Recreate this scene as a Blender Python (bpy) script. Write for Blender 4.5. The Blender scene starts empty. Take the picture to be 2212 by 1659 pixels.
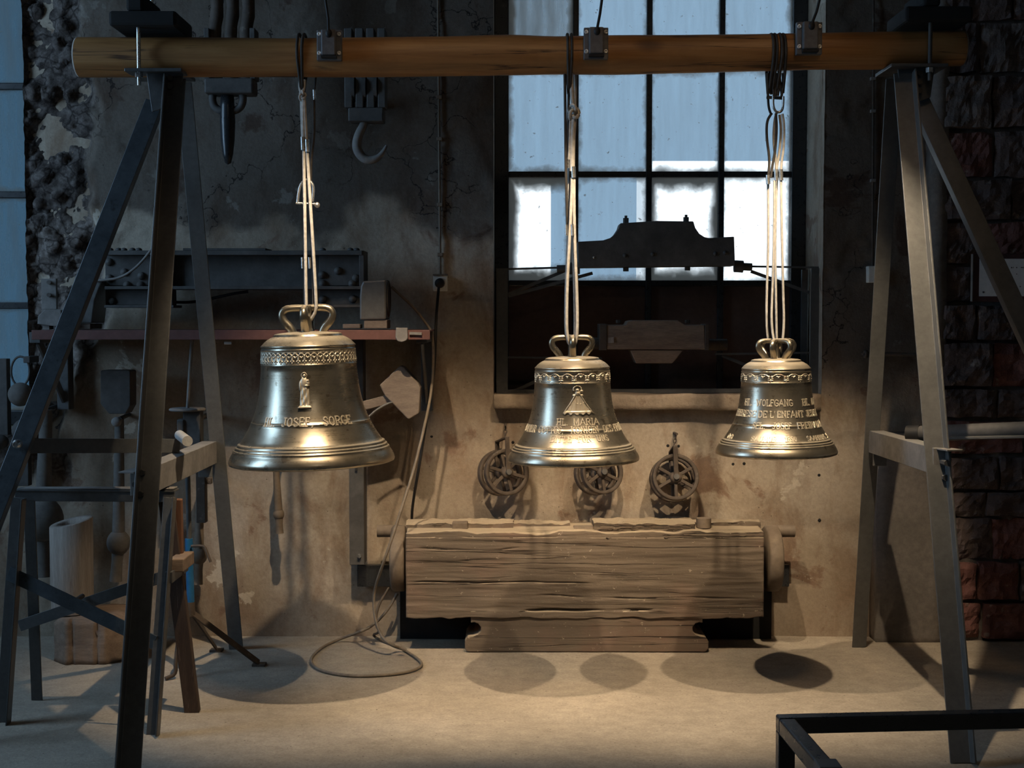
import bpy, math, random
from mathutils import Vector, Matrix, noise
from math import sin, cos, tan, pi, radians, atan, asin, sqrt

random.seed(7)
SC = bpy.context.scene
COL = SC.collection

# ---------------------------------------------------------------- camera
F_PX, CW, CH = 2900.0, 2212.0, 1659.0
CAM_H, PITCH = 1.6, radians(2.94)
cam_d = bpy.data.cameras.new('camera')
cam = bpy.data.objects.new('camera', cam_d)
COL.objects.link(cam)
cam.location = (0, 0, CAM_H)
cam.rotation_euler = (pi / 2 - PITCH, 0, 0)
cam_d.sensor_fit = 'HORIZONTAL'
cam_d.sensor_width = 36.0
cam_d.lens = 36.0 * F_PX / CW
cam_d.clip_start = 0.05
SC.camera = cam

# ---------------------------------------------------------------- look
SC.view_settings.view_transform = 'Standard'
SC.view_settings.look = 'None'
SC.view_settings.gamma = 1.0
SC.view_settings.use_curve_mapping = False
SC.view_settings.exposure = 0.0
try:
    SC.cycles.use_denoising = True
    SC.cycles.max_bounces = 7
    SC.cycles.diffuse_bounces = 3
    SC.cycles.glossy_bounces = 3
    SC.cycles.transparent_max_bounces = 8
    SC.cycles.caustics_reflective = False
    SC.cycles.caustics_refractive = False
    SC.cycles.sample_clamp_indirect = 4.0
except Exception:
    pass

# ---------------------------------------------------------------- sky
wd = bpy.data.worlds.new('sky')
SC.world = wd
wd.use_nodes = True
bg = wd.node_tree.nodes['Background']
bg.inputs['Color'].default_value = (0.34, 0.50, 0.67, 1)
bg.inputs['Strength'].default_value = 1.0


def spot(name, loc, target, watts, col, size_deg, blend, rad):
    d = bpy.data.lights.new(name, 'SPOT')
    d.energy = watts
    d.color = col
    d.spot_size = radians(size_deg)
    d.spot_blend = blend
    d.shadow_soft_size = rad
    o = bpy.data.objects.new(name, d)
    COL.objects.link(o)
    o.location = loc
    o.rotation_euler = (Vector(target) - Vector(loc)).to_track_quat('-Z', 'Y').to_euler()
    return o


def area(name, loc, target, watts, col, sx, sy):
    d = bpy.data.lights.new(name, 'AREA')
    d.energy = watts
    d.color = col
    d.shape = 'RECTANGLE'
    d.size, d.size_y = sx, sy
    o = bpy.data.objects.new(name, d)
    COL.objects.link(o)
    o.location = loc
    o.rotation_euler = (Vector(target) - Vector(loc)).to_track_quat('-Z', 'Y').to_euler()
    return o


WARM1 = (1.0, 0.79, 0.54)
WARM2 = (1.0, 0.66, 0.37)
# three lamps just in front of the log, one for each bell
for lx in (-0.66, 0.37, 1.17):
    spot('bell_lamp', (lx, 4.72, 2.98), (lx, 5.80, 0.55), 210.0, WARM1, 56, 0.6, 0.018)
# three broader, softer lamps high under the ceiling
for lx, tx in ((-0.30, -0.50), (0.42, 0.28), (1.25, 0.98)):
    spot('ceiling_lamp', (lx, 3.75, 4.35), (tx, 5.75, 0.9), 70.0, WARM2, 41, 0.9, 0.16)
# daylight through the big window of the left wall, and through the open end of the hall behind
area('window_daylight', (-4.75, 4.4, 2.95), (0.0, 4.6, 2.2), 100.0, (0.42, 0.68, 1.0), 1.4, 2.7)
# the hall's own ceiling light, behind the visitor
area('hall_lamp', (0.8, -0.6, 4.55), (0.8, -0.2, 0.0), 20.0, (1.0, 0.86, 0.68), 1.6, 0.5)
sun_d = bpy.data.lights.new('sun', 'SUN')
sun_d.energy = 9.0
sun_d.angle = radians(1.0)
sun = bpy.data.objects.new('sun', sun_d)
COL.objects.link(sun)
sun.rotation_euler = Vector((0.25, 0.75, -0.62)).to_track_quat('-Z', 'Y').to_euler()


# ---------------------------------------------------------------- helpers
def V(*a):
    return Vector(a)


def W(px, py, Y):
    """world point that lies at depth Y (metres along the hall) on the sight line of a photo pixel"""
    u = (px - CW / 2) / F_PX
    v = -(py - CH / 2) / F_PX
    d = Vector((u, cos(PITCH) + v * sin(PITCH), -sin(PITCH) + v * cos(PITCH)))
    return Vector((0, 0, CAM_H)) + d * (Y / d.y)


def FL(px, py):
    """world point on the floor seen at a photo pixel"""
    u = (px - CW / 2) / F_PX
    v = -(py - CH / 2) / F_PX
    d = Vector((u, cos(PITCH) + v * sin(PITCH), -sin(PITCH) + v * cos(PITCH)))
    return Vector((0, 0, CAM_H)) + d * (-CAM_H / d.z)


def zy(py, Y):
    return W(1106, py, Y).z


def xx(px, py, Y):
    return W(px, py, Y).x


ORG = {}


def basis(d, up):
    d = Vector(d).normalized()
    up = Vector(up)
    s = d.cross(up)
    if s.length < 1e-6:
        s = d.cross(Vector((1, 0, 0)))
    s.normalize()
    return d, s, s.cross(d).normalized()


class MB:
    def __init__(self):
        self.v, self.f, self.s = [], [], []

    def add(self, vs, fs, smooth=False):
        n = len(self.v)
        self.v += [Vector(p) for p in vs]
        for f in fs:
            self.f.append(tuple(i + n for i in f))
            self.s.append(smooth)
        return self

    def box(self, c, size, R=None):
        c = Vector(c)
        x, y, z = (k / 2 for k in size)
        vs = [Vector((a * x, b * y, d * z)) for d in (-1, 1) for b in (-1, 1) for a in (-1, 1)]
        if R is not None:
            vs = [R @ p for p in vs]
        return self.add([p + c for p in vs],
                        [(0, 2, 3, 1), (4, 5, 7, 6), (0, 1, 5, 4), (2, 6, 7, 3), (0, 4, 6, 2), (1, 3, 7, 5)])

    def span(self, a, b):
        a, b = Vector(a), Vector(b)
        return self.box((a + b) / 2, [abs(b[i] - a[i]) for i in range(3)])

    def extr(self, p0, p1, poly, up=(0, 0, 1)):
        """polygon (side, up) swept from p0 to p1"""
        p0, p1 = Vector(p0), Vector(p1)
        d, s, u = basis(p1 - p0, up)
        n = len(poly)
        vs = [p0 + s * a + u * b for a, b in poly] + [p1 + s * a + u * b for a, b in poly]
        fs = [tuple(range(n)), tuple(range(2 * n - 1, n - 1, -1))]
        fs += [(i, i + n, (i + 1) % n + n, (i + 1) % n) for i in range(n)]
        return self.add(vs, fs)

    def bar(self, p0, p1, w, h, up=(0, 0, 1)):
        return self.extr(p0, p1, [(-w / 2, -h / 2), (w / 2, -h / 2), (w / 2, h / 2), (-w / 2, h / 2)], up)

    def prism(self, poly, o, ux, uy, dv):
        o, ux, uy, dv = Vector(o), Vector(ux), Vector(uy), Vector(dv)
        n = len(poly)
        vs = [o + ux * a + uy * b for a, b in poly]
        vs += [p + dv for p in vs]
        fs = [tuple(range(n)), tuple(range(2 * n - 1, n - 1, -1))]
        fs += [(i, i + n, (i + 1) % n + n, (i + 1) % n) for i in range(n)]
        return self.add(vs, fs)

    def tube(self, pts, r, n=8, closed=False, caps=True, smooth=True, flat=1.0):
        pts = [Vector(p) for p in pts]
        m = len(pts)
        rs = r if isinstance(r, (list, tuple)) else [r] * m
        tan_ = []
        for i in range(m):
            if closed:
                t = pts[(i + 1) % m] - pts[(i - 1) % m]
            else:
                t = pts[min(i + 1, m - 1)] - pts[max(i - 1, 0)]
            tan_.append(t.normalized() if t.length > 1e-9 else Vector((0, 0, 1)))
        t0 = tan_[0]
        a = Vector((0, 0, 1)) if abs(t0.z) < 0.9 else Vector((1, 0, 0))
        nrm = (a - t0 * a.dot(t0)).normalized()
        vs, fs = [], []
        for i in range(m):
            t = tan_[i]
            nrm = nrm - t * nrm.dot(t)
            if nrm.length < 1e-6:
                nrm = t.orthogonal()
            nrm.normalize()
            b = t.cross(nrm)
            for k in range(n):
                ang = 2 * pi * k / n
                vs.append(pts[i] + (nrm * cos(ang) + b * sin(ang) * flat) * rs[i])
        for i in range(m if closed else m - 1):
            j = (i + 1) % m
            for k in range(n):
                fs.append((i * n + k, i * n + (k + 1) % n, j * n + (k + 1) % n, j * n + k))
        self.add(vs, fs, smooth)
        if caps and not closed:
            self.add(vs[:n], [tuple(range(n - 1, -1, -1))])
            self.add(vs[-n:], [tuple(range(n))])
        return self

    def lathe(self, prof, n, o, ax=(0, 0, 1), smooth=True, closed=False):
        """profile (radius, height along ax)"""
        o = Vector(o)
        d = Vector(ax).normalized()
        s = d.orthogonal().normalized()
        if abs(d.z) > 0.99:
            s = Vector((1, 0, 0))
        b = d.cross(s)
        vs, fs = [], []
        m = len(prof)
        for r, h in prof:
            for k in range(n):
                a = 2 * pi * k / n
                vs.append(o + d * h + (s * cos(a) + b * sin(a)) * max(r, 1e-5))
        for i in range(m if closed else m - 1):
            j = (i + 1) % m
            for k in range(n):
                fs.append((i * n + k, i * n + (k + 1) % n, j * n + (k + 1) % n, j * n + k))
        return self.add(vs, fs, smooth)

    def cyl(self, p0, p1, r, n=16, r2=None, smooth=True):
        p0, p1 = Vector(p0), Vector(p1)
        return self.tube([p0, p1], [r, r if r2 is None else r2], n, smooth=smooth)

    def ball(self, c, r, n=14, m=9, sc=(1, 1, 1)):
        c = Vector(c)
        vs, fs = [], []
        for i in range(m + 1):
            t = pi * i / m
            for k in range(n):
                a = 2 * pi * k / n
                vs.append(c + Vector((sin(t) * cos(a) * sc[0], sin(t) * sin(a) * sc[1], cos(t) * sc[2])) * r)
        for i in range(m):
            for k in range(n):
                fs.append((i * n + k, (i + 1) * n + k, (i + 1) * n + (k + 1) % n, i * n + (k + 1) % n))
        return self.add(vs, fs, True)

    def build(self, name, mat, parent=None, bevel=0.0, jitter=0.0, loc=None):
        vs = self.v
        if jitter:
            vs = [p + noise.noise_vector(p * 9.0) * jitter for p in vs]
        if parent is not None:
            org = ORG[parent.name]
        elif loc is not None:
            org = Vector(loc)
        else:
            xs = [p.x for p in vs]; ys = [p.y for p in vs]; zs = [p.z for p in vs]
            org = Vector(((min(xs) + max(xs)) / 2, (min(ys) + max(ys)) / 2, min(zs)))
        me = bpy.data.meshes.new(name)
        me.from_pydata([tuple(p - org) for p in vs], [], self.f)
        me.polygons.foreach_set('use_smooth', self.s)
        me.materials.append(mat)
        me.validate()
        me.update()
        o = bpy.data.objects.new(name, me)
        COL.objects.link(o)
        if parent is not None:
            o.parent = parent
        else:
            o.location = org
        ORG[o.name] = org
        if bevel:
            b = o.modifiers.new('bevel', 'BEVEL')
            b.width = bevel
            b.segments = 2
            b.limit_method = 'ANGLE'
            b.angle_limit = radians(40)
        return o


def thing(name, label, cat, loc, group=None):
    o = bpy.data.objects.new(name, None)
    COL.objects.link(o)
    o.location = loc
    o.empty_display_size = 0.1
    o['label'] = label
    o['category'] = cat
    if group:
        o['group'] = group
    ORG[o.name] = Vector(loc)
    return o


def tag(o, label, cat, group=None):
    o['label'] = label
    o['category'] = cat
    if group:
        o['group'] = group
    return o


def struct(o, label=None):
    o['kind'] = 'structure'
    if label:
        o['label'] = label
    return o


# ---------------------------------------------------------------- materials
def nt(name):
    m = bpy.data.materials.new(name)
    m.use_nodes = True
    t = m.node_tree
    return m, t, t.nodes['Principled BSDF']


def N(t, kind, **kw):
    n = t.nodes.new(kind)
    for k, v in kw.items():
        if k in n.inputs:
            n.inputs[k].default_value = v
        else:
            setattr(n, k, v)
    return n


def ramp(t, src, stops):
    r = t.nodes.new('ShaderNodeValToRGB')
    e = r.color_ramp.elements
    while len(e) < len(stops):
        e.new(0.5)
    for i, (p, c) in enumerate(stops):
        e[i].position = p
        e[i].color = (c[0], c[1], c[2], 1) if isinstance(c, (tuple, list)) else (c, c, c, 1)
    t.links.new(src, r.inputs['Fac'])
    return r.outputs['Color']


def mixc(t, fac, a, b, mode='MIX'):
    m = t.nodes.new('ShaderNodeMix')
    m.data_type = 'RGBA'
    m.blend_type = mode
    for s, val in ((0, fac), (6, a), (7, b)):
        if hasattr(val, 'is_linked'):
            t.links.new(val, m.inputs[s])
        elif isinstance(val, (tuple, list)):
            m.inputs[s].default_value = (val[0], val[1], val[2], 1)
        else:
            m.inputs[s].default_value = val
    return m.outputs[2]


def coords(t, scale=(1, 1, 1), kind='Object'):
    tc = t.nodes.new('ShaderNodeTexCoord')
    mp = t.nodes.new('ShaderNodeMapping')
    mp.inputs['Scale'].default_value = scale
    t.links.new(tc.outputs[kind], mp.inputs['Vector'])
    return mp.outputs['Vector']


def tex(t, vec, scale, detail=6, rough=0.6, dist=0.0):
    n = N(t, 'ShaderNodeTexNoise', Scale=scale, Detail=detail, Roughness=rough, Distortion=dist)
    t.links.new(vec, n.inputs['Vector'])
    return n.outputs['Fac']


def bump(t, p, height, strength, dist=0.01, prev=None):
    b = N(t, 'ShaderNodeBump', Strength=strength, Distance=dist)
    t.links.new(height, b.inputs['Height'])
    if prev is not None:
        t.links.new(prev, b.inputs['Normal'])
    t.links.new(b.outputs['Normal'], p.inputs['Normal'])
    return b.outputs['Normal']


def mat(name, c1, c2, scale=6.0, rough=0.8, metal=0.0, stretch=(1, 1, 1), bs=0.4, bd=0.004, spots=None, spec=0.4, fine=40.0):
    m, t, p = nt(name)
    vec = coords(t, stretch)
    f = tex(t, vec, scale)
    col = ramp(t, f, [(0.32, c1), (0.68, c2)])
    f2 = tex(t, vec, fine, 4, 0.7)
    if spots:
        s = tex(t, vec, scale * 2.7, 5, 0.65)
        col = mixc(t, ramp(t, s, [(0.60, 0.0), (0.70, 1.0)]), col, spots)
    col = mixc(t, 0.35, col, ramp(t, f2, [(0.3, 0.3), (0.7, 0.75)]), 'OVERLAY')
    t.links.new(col, p.inputs['Base Color'])
    p.inputs['Metallic'].default_value = metal
    t.links.new(ramp(t, f2, [(0.2, max(rough - 0.12, 0)), (0.8, min(rough + 0.1, 1))]), p.inputs['Roughness'])
    p.inputs['Specular IOR Level'].default_value = spec
    h = mixc(t, 0.5, f, f2)
    bump(t, p, h, bs, bd)
    return m


M = {}
M['steel_dark'] = mat('painted_dark_steel', (0.055, 0.058, 0.06), (0.085, 0.085, 0.085), 5, 0.42, 0.0, bs=0.15, spec=0.6)
M['steel_leg'] = mat('grey_primed_steel', (0.086, 0.086, 0.084), (0.124, 0.123, 0.118), 4, 0.38, 0.0, bs=0.12, spec=0.6)
M['steel_blue'] = mat('worn_blue_grey_steel', (0.055, 0.066, 0.076), (0.085, 0.10, 0.112), 8, 0.36, 0.2, bs=0.2, spots=(0.04, 0.045, 0.05))
M['iron'] = mat('dusty_black_iron', (0.05, 0.048, 0.046), (0.10, 0.095, 0.09), 9, 0.7, 0.0, bs=0.5)
M['iron_dust'] = mat('dusty_grey_iron', (0.16, 0.15, 0.14), (0.24, 0.225, 0.21), 9, 0.85, 0.0, bs=0.4)
M['iron_rust'] = mat('brown_rusted_iron', (0.052, 0.038, 0.029), (0.095, 0.072, 0.055), 11, 0.75, 0.0, bs=0.6, spots=(0.13, 0.108, 0.086))
M['iron_warm'] = mat('brown_dusty_iron', (0.13, 0.098, 0.07), (0.20, 0.157, 0.118), 9, 0.75, 0.0, bs=0.4)
M['clapper'] = mat('dull_forged_iron', (0.095, 0.088, 0.08), (0.155, 0.143, 0.13), 9, 0.8, 0.0, bs=0.5)
M['pvc'] = mat('grey_pipe_plastic', (0.33, 0.32, 0.30), (0.40, 0.39, 0.37), 9, 0.6, 0.0, bs=0.1)
M['screw'] = mat('bright_steel_screw', (0.80, 0.80, 0.78), (0.9, 0.9, 0.88), 14, 0.25, 0.35, bs=0.05, spec=1.0)
M['black'] = mat('black_lacquer', (0.018, 0.02, 0.022), (0.03, 0.032, 0.035), 6, 0.32, 0.0, bs=0.08, spec=0.5)
M['charcoal'] = mat('black_void_board', (0.010, 0.010, 0.010), (0.018, 0.017, 0.016), 6, 0.9, 0.0, bs=0.2)
M['box'] = mat('grey_moulded_plastic', (0.10, 0.10, 0.105), (0.13, 0.13, 0.135), 20, 0.5, 0.0, bs=0.05)
M['zinc'] = mat('zinc_plated_steel', (0.55, 0.55, 0.54), (0.68, 0.68, 0.66), 14, 0.3, 0.9, bs=0.1)
M['rope'] = mat('white_braided_rope', (0.40, 0.375, 0.335), (0.56, 0.53, 0.48), 60, 0.8, 0.0, bs=0.4)
M['rope_dark'] = mat('dark_oiled_strap', (0.035, 0.03, 0.026), (0.06, 0.052, 0.045), 40, 0.75, 0.0, bs=0.4)
M['red'] = mat('red_oxide_steel', (0.10, 0.042, 0.036), (0.145, 0.066, 0.056), 7, 0.6, 0.0, bs=0.2)
M['plastic_white'] = mat('yellowed_white_plastic', (0.74, 0.72, 0.65), (0.84, 0.82, 0.75), 10, 0.5, 0.0, bs=0.05)
M['rubber'] = mat('black_rubber', (0.012, 0.012, 0.012), (0.022, 0.02, 0.02), 10, 0.6, 0.0, bs=0.1)
M['cable'] = mat('dusty_brown_cable', (0.085, 0.065, 0.048), (0.15, 0.12, 0.09), 12, 0.7, 0.0, bs=0.2)
M['cord_dust'] = mat('dusty_floor_cord', (0.16, 0.13, 0.10), (0.26, 0.215, 0.165), 12, 0.8, 0.0, bs=0.2)
M['blue'] = mat('blue_enamelled_steel', (0.014, 0.10, 0.24), (0.022, 0.14, 0.31), 8, 0.4, 0.0, bs=0.1)
M['redwood'] = mat('reddish_stained_wood', (0.13, 0.062, 0.036), (0.20, 0.095, 0.056), 5, 0.7, 0.0, (8, 8, 0.7), bs=0.4)
M['palewood'] = mat('pale_dry_wood', (0.25, 0.21, 0.18), (0.38, 0.33, 0.285), 5, 0.85, 0.0, (9, 9, 0.6), bs=0.5, spots=(0.26, 0.20, 0.16))
M['mallet'] = mat('grey_brown_wood', (0.15, 0.115, 0.092), (0.22, 0.175, 0.14), 5, 0.85, 0.0, (1.5, 6, 6), bs=0.3)
M['darkwood'] = mat('dark_stained_wood', (0.05, 0.033, 0.026), (0.085, 0.058, 0.045), 5, 0.75, 0.0, (8, 8, .8), bs=0.3, spots=(0.13, 0.1, 0.085))
M['brownwood'] = mat('brown_dusty_wood', (0.16, 0.11, 0.08), (0.26, 0.19, 0.14), 5, 0.8, 0.0, (1.0, 6, 6), bs=0.4)
M['sheet'] = mat('dark_brown_sheet', (0.11, 0.062, 0.046), (0.16, 0.10, 0.078), 3, 0.6, 0.0, bs=0.1)
M['paper'] = mat('printed_white_board', (0.66, 0.66, 0.66), (0.72, 0.72, 0.72), 3, 0.6, 0.0, bs=0.02)
M['ink'] = mat('dark_print', (0.08, 0.08, 0.085), (0.10, 0.10, 0.10), 3, 0.7, 0.0, bs=0.02)
M['maroon'] = mat('dark_maroon_frame', (0.05, 0.022, 0.022), (0.075, 0.035, 0.035), 5, 0.5, 0.0, bs=0.1)
M['strap_stone'] = mat('dusty_sill_stone', (0.21, 0.158, 0.112), (0.33, 0.262, 0.195), 7, 0.9, 0.0, bs=0.8, bd=0.01, spots=(0.2, 0.14, 0.10))
M['white_wall'] = mat('white_rendered_house', (0.85, 0.86, 0.86), (0.92, 0.92, 0.92), 1.5, 0.9, 0.0, bs=0.1)
M['ceiling'] = mat('sooty_ceiling_boards', (0.035, 0.03, 0.028), (0.06, 0.052, 0.047), 3, 0.9, 0.0, bs=0.3)


def wood_log():
    m, t, p = nt('peeled_pine_log')
    vec = coords(t, (0.9, 14, 14))
    f = tex(t, vec, 2.2, 8, 0.65, 0.6)
    col = ramp(t, f, [(0.28, (0.24, 0.108, 0.034)), (0.5, (0.37, 0.18, 0.06)), (0.75, (0.46, 0.25, 0.095))])
    kn = N(t, 'ShaderNodeTexVoronoi', Scale=1.0)
    t.links.new(coords(t, (1.9, 4.4, 4.4)), kn.inputs['Vector'])
    col = mixc(t, ramp(t, kn.outputs['Distance'], [(0.10, 0.9), (0.17, 0.0)]), col, (0.10, 0.04, 0.015))
    gap = tex(t, coords(t, (0.28, 9, 9)), 1.6, 5, 0.5, 0.3)
    crack = ramp(t, gap, [(0.486, 0.0), (0.5, 1.0), (0.514, 0.0)])
    msk = ramp(t, tex(t, coords(t, (1.2, 2, 2)), 1.3), [(0.48, 0.0), (0.56, 1.0)])
    cr = mixc(t, 1.0, crack, msk, 'MULTIPLY')
    col = mixc(t, cr, col, (0.03, 0.012, 0.005))
    st = tex(t, coords(t, (3, 4, 4)), 1.5)
    col = mixc(t, ramp(t, st, [(0.55, 0.0), (0.75, 0.6)]), col, (0.20, 0.085, 0.03))
    t.links.new(col, p.inputs['Base Color'])
    p.inputs['Roughness'].default_value = 0.5
    h = mixc(t, 0.6, f, ramp(t, cr, [(0.0, 1.0), (1.0, 0.0)]))
    bump(t, p, h, 0.35, 0.006)
    return m


M['log'] = wood_log()


def old_oak():
    m, t, p = nt('weathered_dusty_oak')
    vec = coords(t, (0.7, 9, 9))
    f = tex(t, vec, 2.0, 8, 0.68, 0.8)
    col = ramp(t, f, [(0.25, (0.092, 0.069, 0.050)), (0.5, (0.15, 0.115, 0.084)), (0.8, (0.22, 0.174, 0.13))])
    red = tex(t, coords(t, (1.2, 2, 2)), 1.6)
    col = mixc(t, ramp(t, red, [(0.5, 0.0), (0.7, 0.6)]), col, (0.22, 0.13, 0.095))
    gap = tex(t, coords(t, (0.16, 7, 8)), 1.9, 5, 0.5, 0.12)
    crack = ramp(t, gap, [(0.485, 0.0), (0.5, 1.0), (0.515, 0.0)])
    gap2 = tex(t, coords(t, (0.22, 12, 14)), 1.9, 4, 0.45, 0.1)
    crack2 = ramp(t, gap2, [(0.495, 0.0), (0.5, 0.5), (0.505, 0.0)])
    msk = ramp(t, tex(t, coords(t, (1.0, 3, 3)), 1.4), [(0.44, 0.0), (0.54, 1.0)])
    cr = mixc(t, 1.0, mixc(t, 1.0, crack, crack2, 'LIGHTEN'), msk, 'MULTIPLY')
    col = mixc(t, cr, col, (0.025, 0.016, 0.01))
    fl = tex(t, coords(t, (5, 7, 7)), 5.5, 3, 0.8)
    col = mixc(t, ramp(t, fl, [(0.66, 0.0), (0.72, 0.75)]), col, (0.50, 0.42, 0.32))
    # dust lies on faces that look up
    g = t.nodes.new('ShaderNodeNewGeometry')
    sx = t.nodes.new('ShaderNodeSeparateXYZ')
    t.links.new(g.outputs['Normal'], sx.inputs[0])
    col = mixc(t, ramp(t, sx.outputs['Z'], [(0.45, 0.0), (0.8, 0.8)]), col, (0.42, 0.34, 0.24))
    t.links.new(col, p.inputs['Base Color'])
    p.inputs['Roughness'].default_value = 0.88
    h = mixc(t, 0.55, mixc(t, 0.3, f, fl), ramp(t, cr, [(0.0, 1.0), (1.0, 0.0)]))
    bump(t, p, h, 0.8, 0.012)
    return m


M['oak'] = old_oak()


def bronze(name, tint, rough, metal=0.94, turned=0.10):
    m, t, p = nt(name)
    vec = coords(t)
    f = tex(t, vec, 9, 6, 0.65)
    col = ramp(t, f, [(0.3, (0.36 * tint, 0.31 * tint, 0.23 * tint)), (0.7, (0.52 * tint, 0.46 * tint, 0.36 * tint))])
    sp = tex(t, vec, 26, 2, 0.4)
    spm = ramp(t, sp, [(0.675, 0.0), (0.715, 0.6)])
    col = mixc(t, spm, col, (0.16, 0.12, 0.08))
    ring = tex(t, coords(t, (0.6, 0.6, 190)), 1.0, 3, 0.7)
    # dust settles on the crown plate and other faces that look up
    g = t.nodes.new('ShaderNodeNewGeometry')
    sx = t.nodes.new('ShaderNodeSeparateXYZ')
    t.links.new(g.outputs['Normal'], sx.inputs[0])
    du = ramp(t, sx.outputs['Z'], [(0.62, 0.0), (0.97, 0.8)])
    col = mixc(t, du, col, (0.42, 0.36, 0.27))
    t.links.new(col, p.inputs['Base Color'])
    t.links.new(ramp(t, du, [(0.0, metal), (0.8, 0.1)]), p.inputs['Metallic'])
    r = mixc(t, 0.35 if turned else 0.0, ramp(t, f, [(0.3, rough - 0.03), (0.7, rough + 0.06)]), ramp(t, ring, [(0.3, rough - 0.06), (0.7, rough + 0.08)]))
    t.links.new(r, p.inputs['Roughness'])
    b1 = bump(t, p, ring, turned, 0.0010)
    bump(t, p, f, 0.12, 0.004, b1)
    return m


M['bronze'] = bronze('turned_bell_bronze', 0.97, 0.275)
M['bronze_relief'] = bronze('cast_relief_bronze', 1.15, 0.44, 0.6)
M['bronze_crown'] = bronze('polished_crown_bronze', 0.75, 0.28, 0.95, 0.0)


def plaster():
    m, t, p = nt('stained_lime_plaster')
    vec = coords(t)
    big = tex(t, vec, 1.1, 6, 0.6)
    col = ramp(t, big, [(0.3, (0.27, 0.21, 0.155)), (0.5, (0.37, 0.305, 0.235)), (0.72, (0.45, 0.385, 0.305))])
    mid = tex(t, coords(t, (1, 1, 0.45)), 5, 6, 0.65, 0.4)
    col = mixc(t, ramp(t, mid, [(0.48, 0.0), (0.66, 0.85)]), col, (0.225, 0.155, 0.105))
    br = tex(t, vec, 3.1, 7, 0.6, 0.5)
    col = mixc(t, ramp(t, br, [(0.60, 0.0), (0.64, 0.85)]), col, (0.21, 0.135, 0.095))
    wh = tex(t, coords(t, (1.1, 1, 1.0)), 4.3, 7, 0.62, 0.3)
    col = mixc(t, ramp(t, wh, [(0.63, 0.0), (0.65, 0.8)]), col, (0.55, 0.49, 0.40))
    pits = N(t, 'ShaderNodeTexVoronoi', Scale=26.0)
    t.links.new(vec, pits.inputs['Vector'])
    pm = ramp(t, pits.outputs['Distance'], [(0.05, 1.0), (0.10, 0.0)])
    pk = ramp(t, tex(t, vec, 7), [(0.5, 0.0), (0.6, 0.8)])
    pm = mixc(t, 1.0, pm, pk, 'MULTIPLY')
    col = mixc(t, pm, col, (0.06, 0.045, 0.035))
    ck = N(t, 'ShaderNodeTexVoronoi', Scale=3.2)
    ck.feature = 'DISTANCE_TO_EDGE'
    wv = N(t, 'ShaderNodeTexNoise', Scale=9.0, Detail=5.0)
    t.links.new(vec, wv.inputs['Vector'])
    va = t.nodes.new('ShaderNodeVectorMath')
    va.operation = 'MULTIPLY_ADD'
    t.links.new(wv.outputs['Color'], va.inputs[0])
    va.inputs[1].default_value = (0.25, 0.25, 0.25)
    t.links.new(vec, va.inputs[2])
    t.links.new(va.outputs[0], ck.inputs['Vector'])
    cm = mixc(t, 1.0, ramp(t, ck.outputs['Distance'], [(0.004, 1.0), (0.012, 0.0)]), ramp(t, tex(t, vec, 1.9), [(0.50, 0.0), (0.56, 0.9)]), 'MULTIPLY')
    so = N(t, 'ShaderNodeAttribute', attribute_name='dark_upper')
    cm = mixc(t, 1.0, cm, so.outputs['Fac'], 'MULTIPLY')
    col = mixc(t, cm, col, (0.05, 0.04, 0.035))
    # bare masonry where the coat has fallen; upper part of the wall coloured darker
    at = N(t, 'ShaderNodeAttribute', attribute_name='bare')
    rub = ramp(t, tex(t, vec, 16, 8, 0.8), [(0.36, (0.05, 0.04, 0.036)), (0.5, (0.15, 0.125, 0.11)), (0.66, (0.30, 0.265, 0.24))])
    rv = t.nodes.new('ShaderNodeVectorMath')
    rv.operation = 'MULTIPLY_ADD'
    t.links.new(wv.outputs['Color'], rv.inputs[0])
    rv.inputs[1].default_value = (0.12, 0.12, 0.12)
    t.links.new(vec, rv.inputs[2])
    rk = N(t, 'ShaderNodeTexVoronoi', Scale=10.0)
    rk.feature = 'DISTANCE_TO_EDGE'
    t.links.new(rv.outputs[0], rk.inputs['Vector'])
    rub = mixc(t, ramp(t, rk.outputs['Distance'], [(0.0, 0.9), (0.07, 0.0)]), rub, (0.035, 0.028, 0.025))
    col = mixc(t, at.outputs['Fac'], col, rub)
    col = mixc(t, so.outputs['Fac'], col, mixc(t, 1.0, col, (0.36, 0.36, 0.38), 'MULTIPLY'))
    fine = tex(t, vec, 60, 5, 0.7)
    col = mixc(t, 0.3, col, ramp(t, fine, [(0.3, 0.3), (0.7, 0.75)]), 'OVERLAY')
    t.links.new(col, p.inputs['Base Color'])
    p.inputs['Roughness'].default_value = 0.92
    p.inputs['Specular IOR Level'].default_value = 0.2
    b1 = bump(t, p, mixc(t, 0.5, mid, fine), 0.5, 0.012)
    bump(t, p, pm, -0.6, 0.01, b1)
    return m


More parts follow.
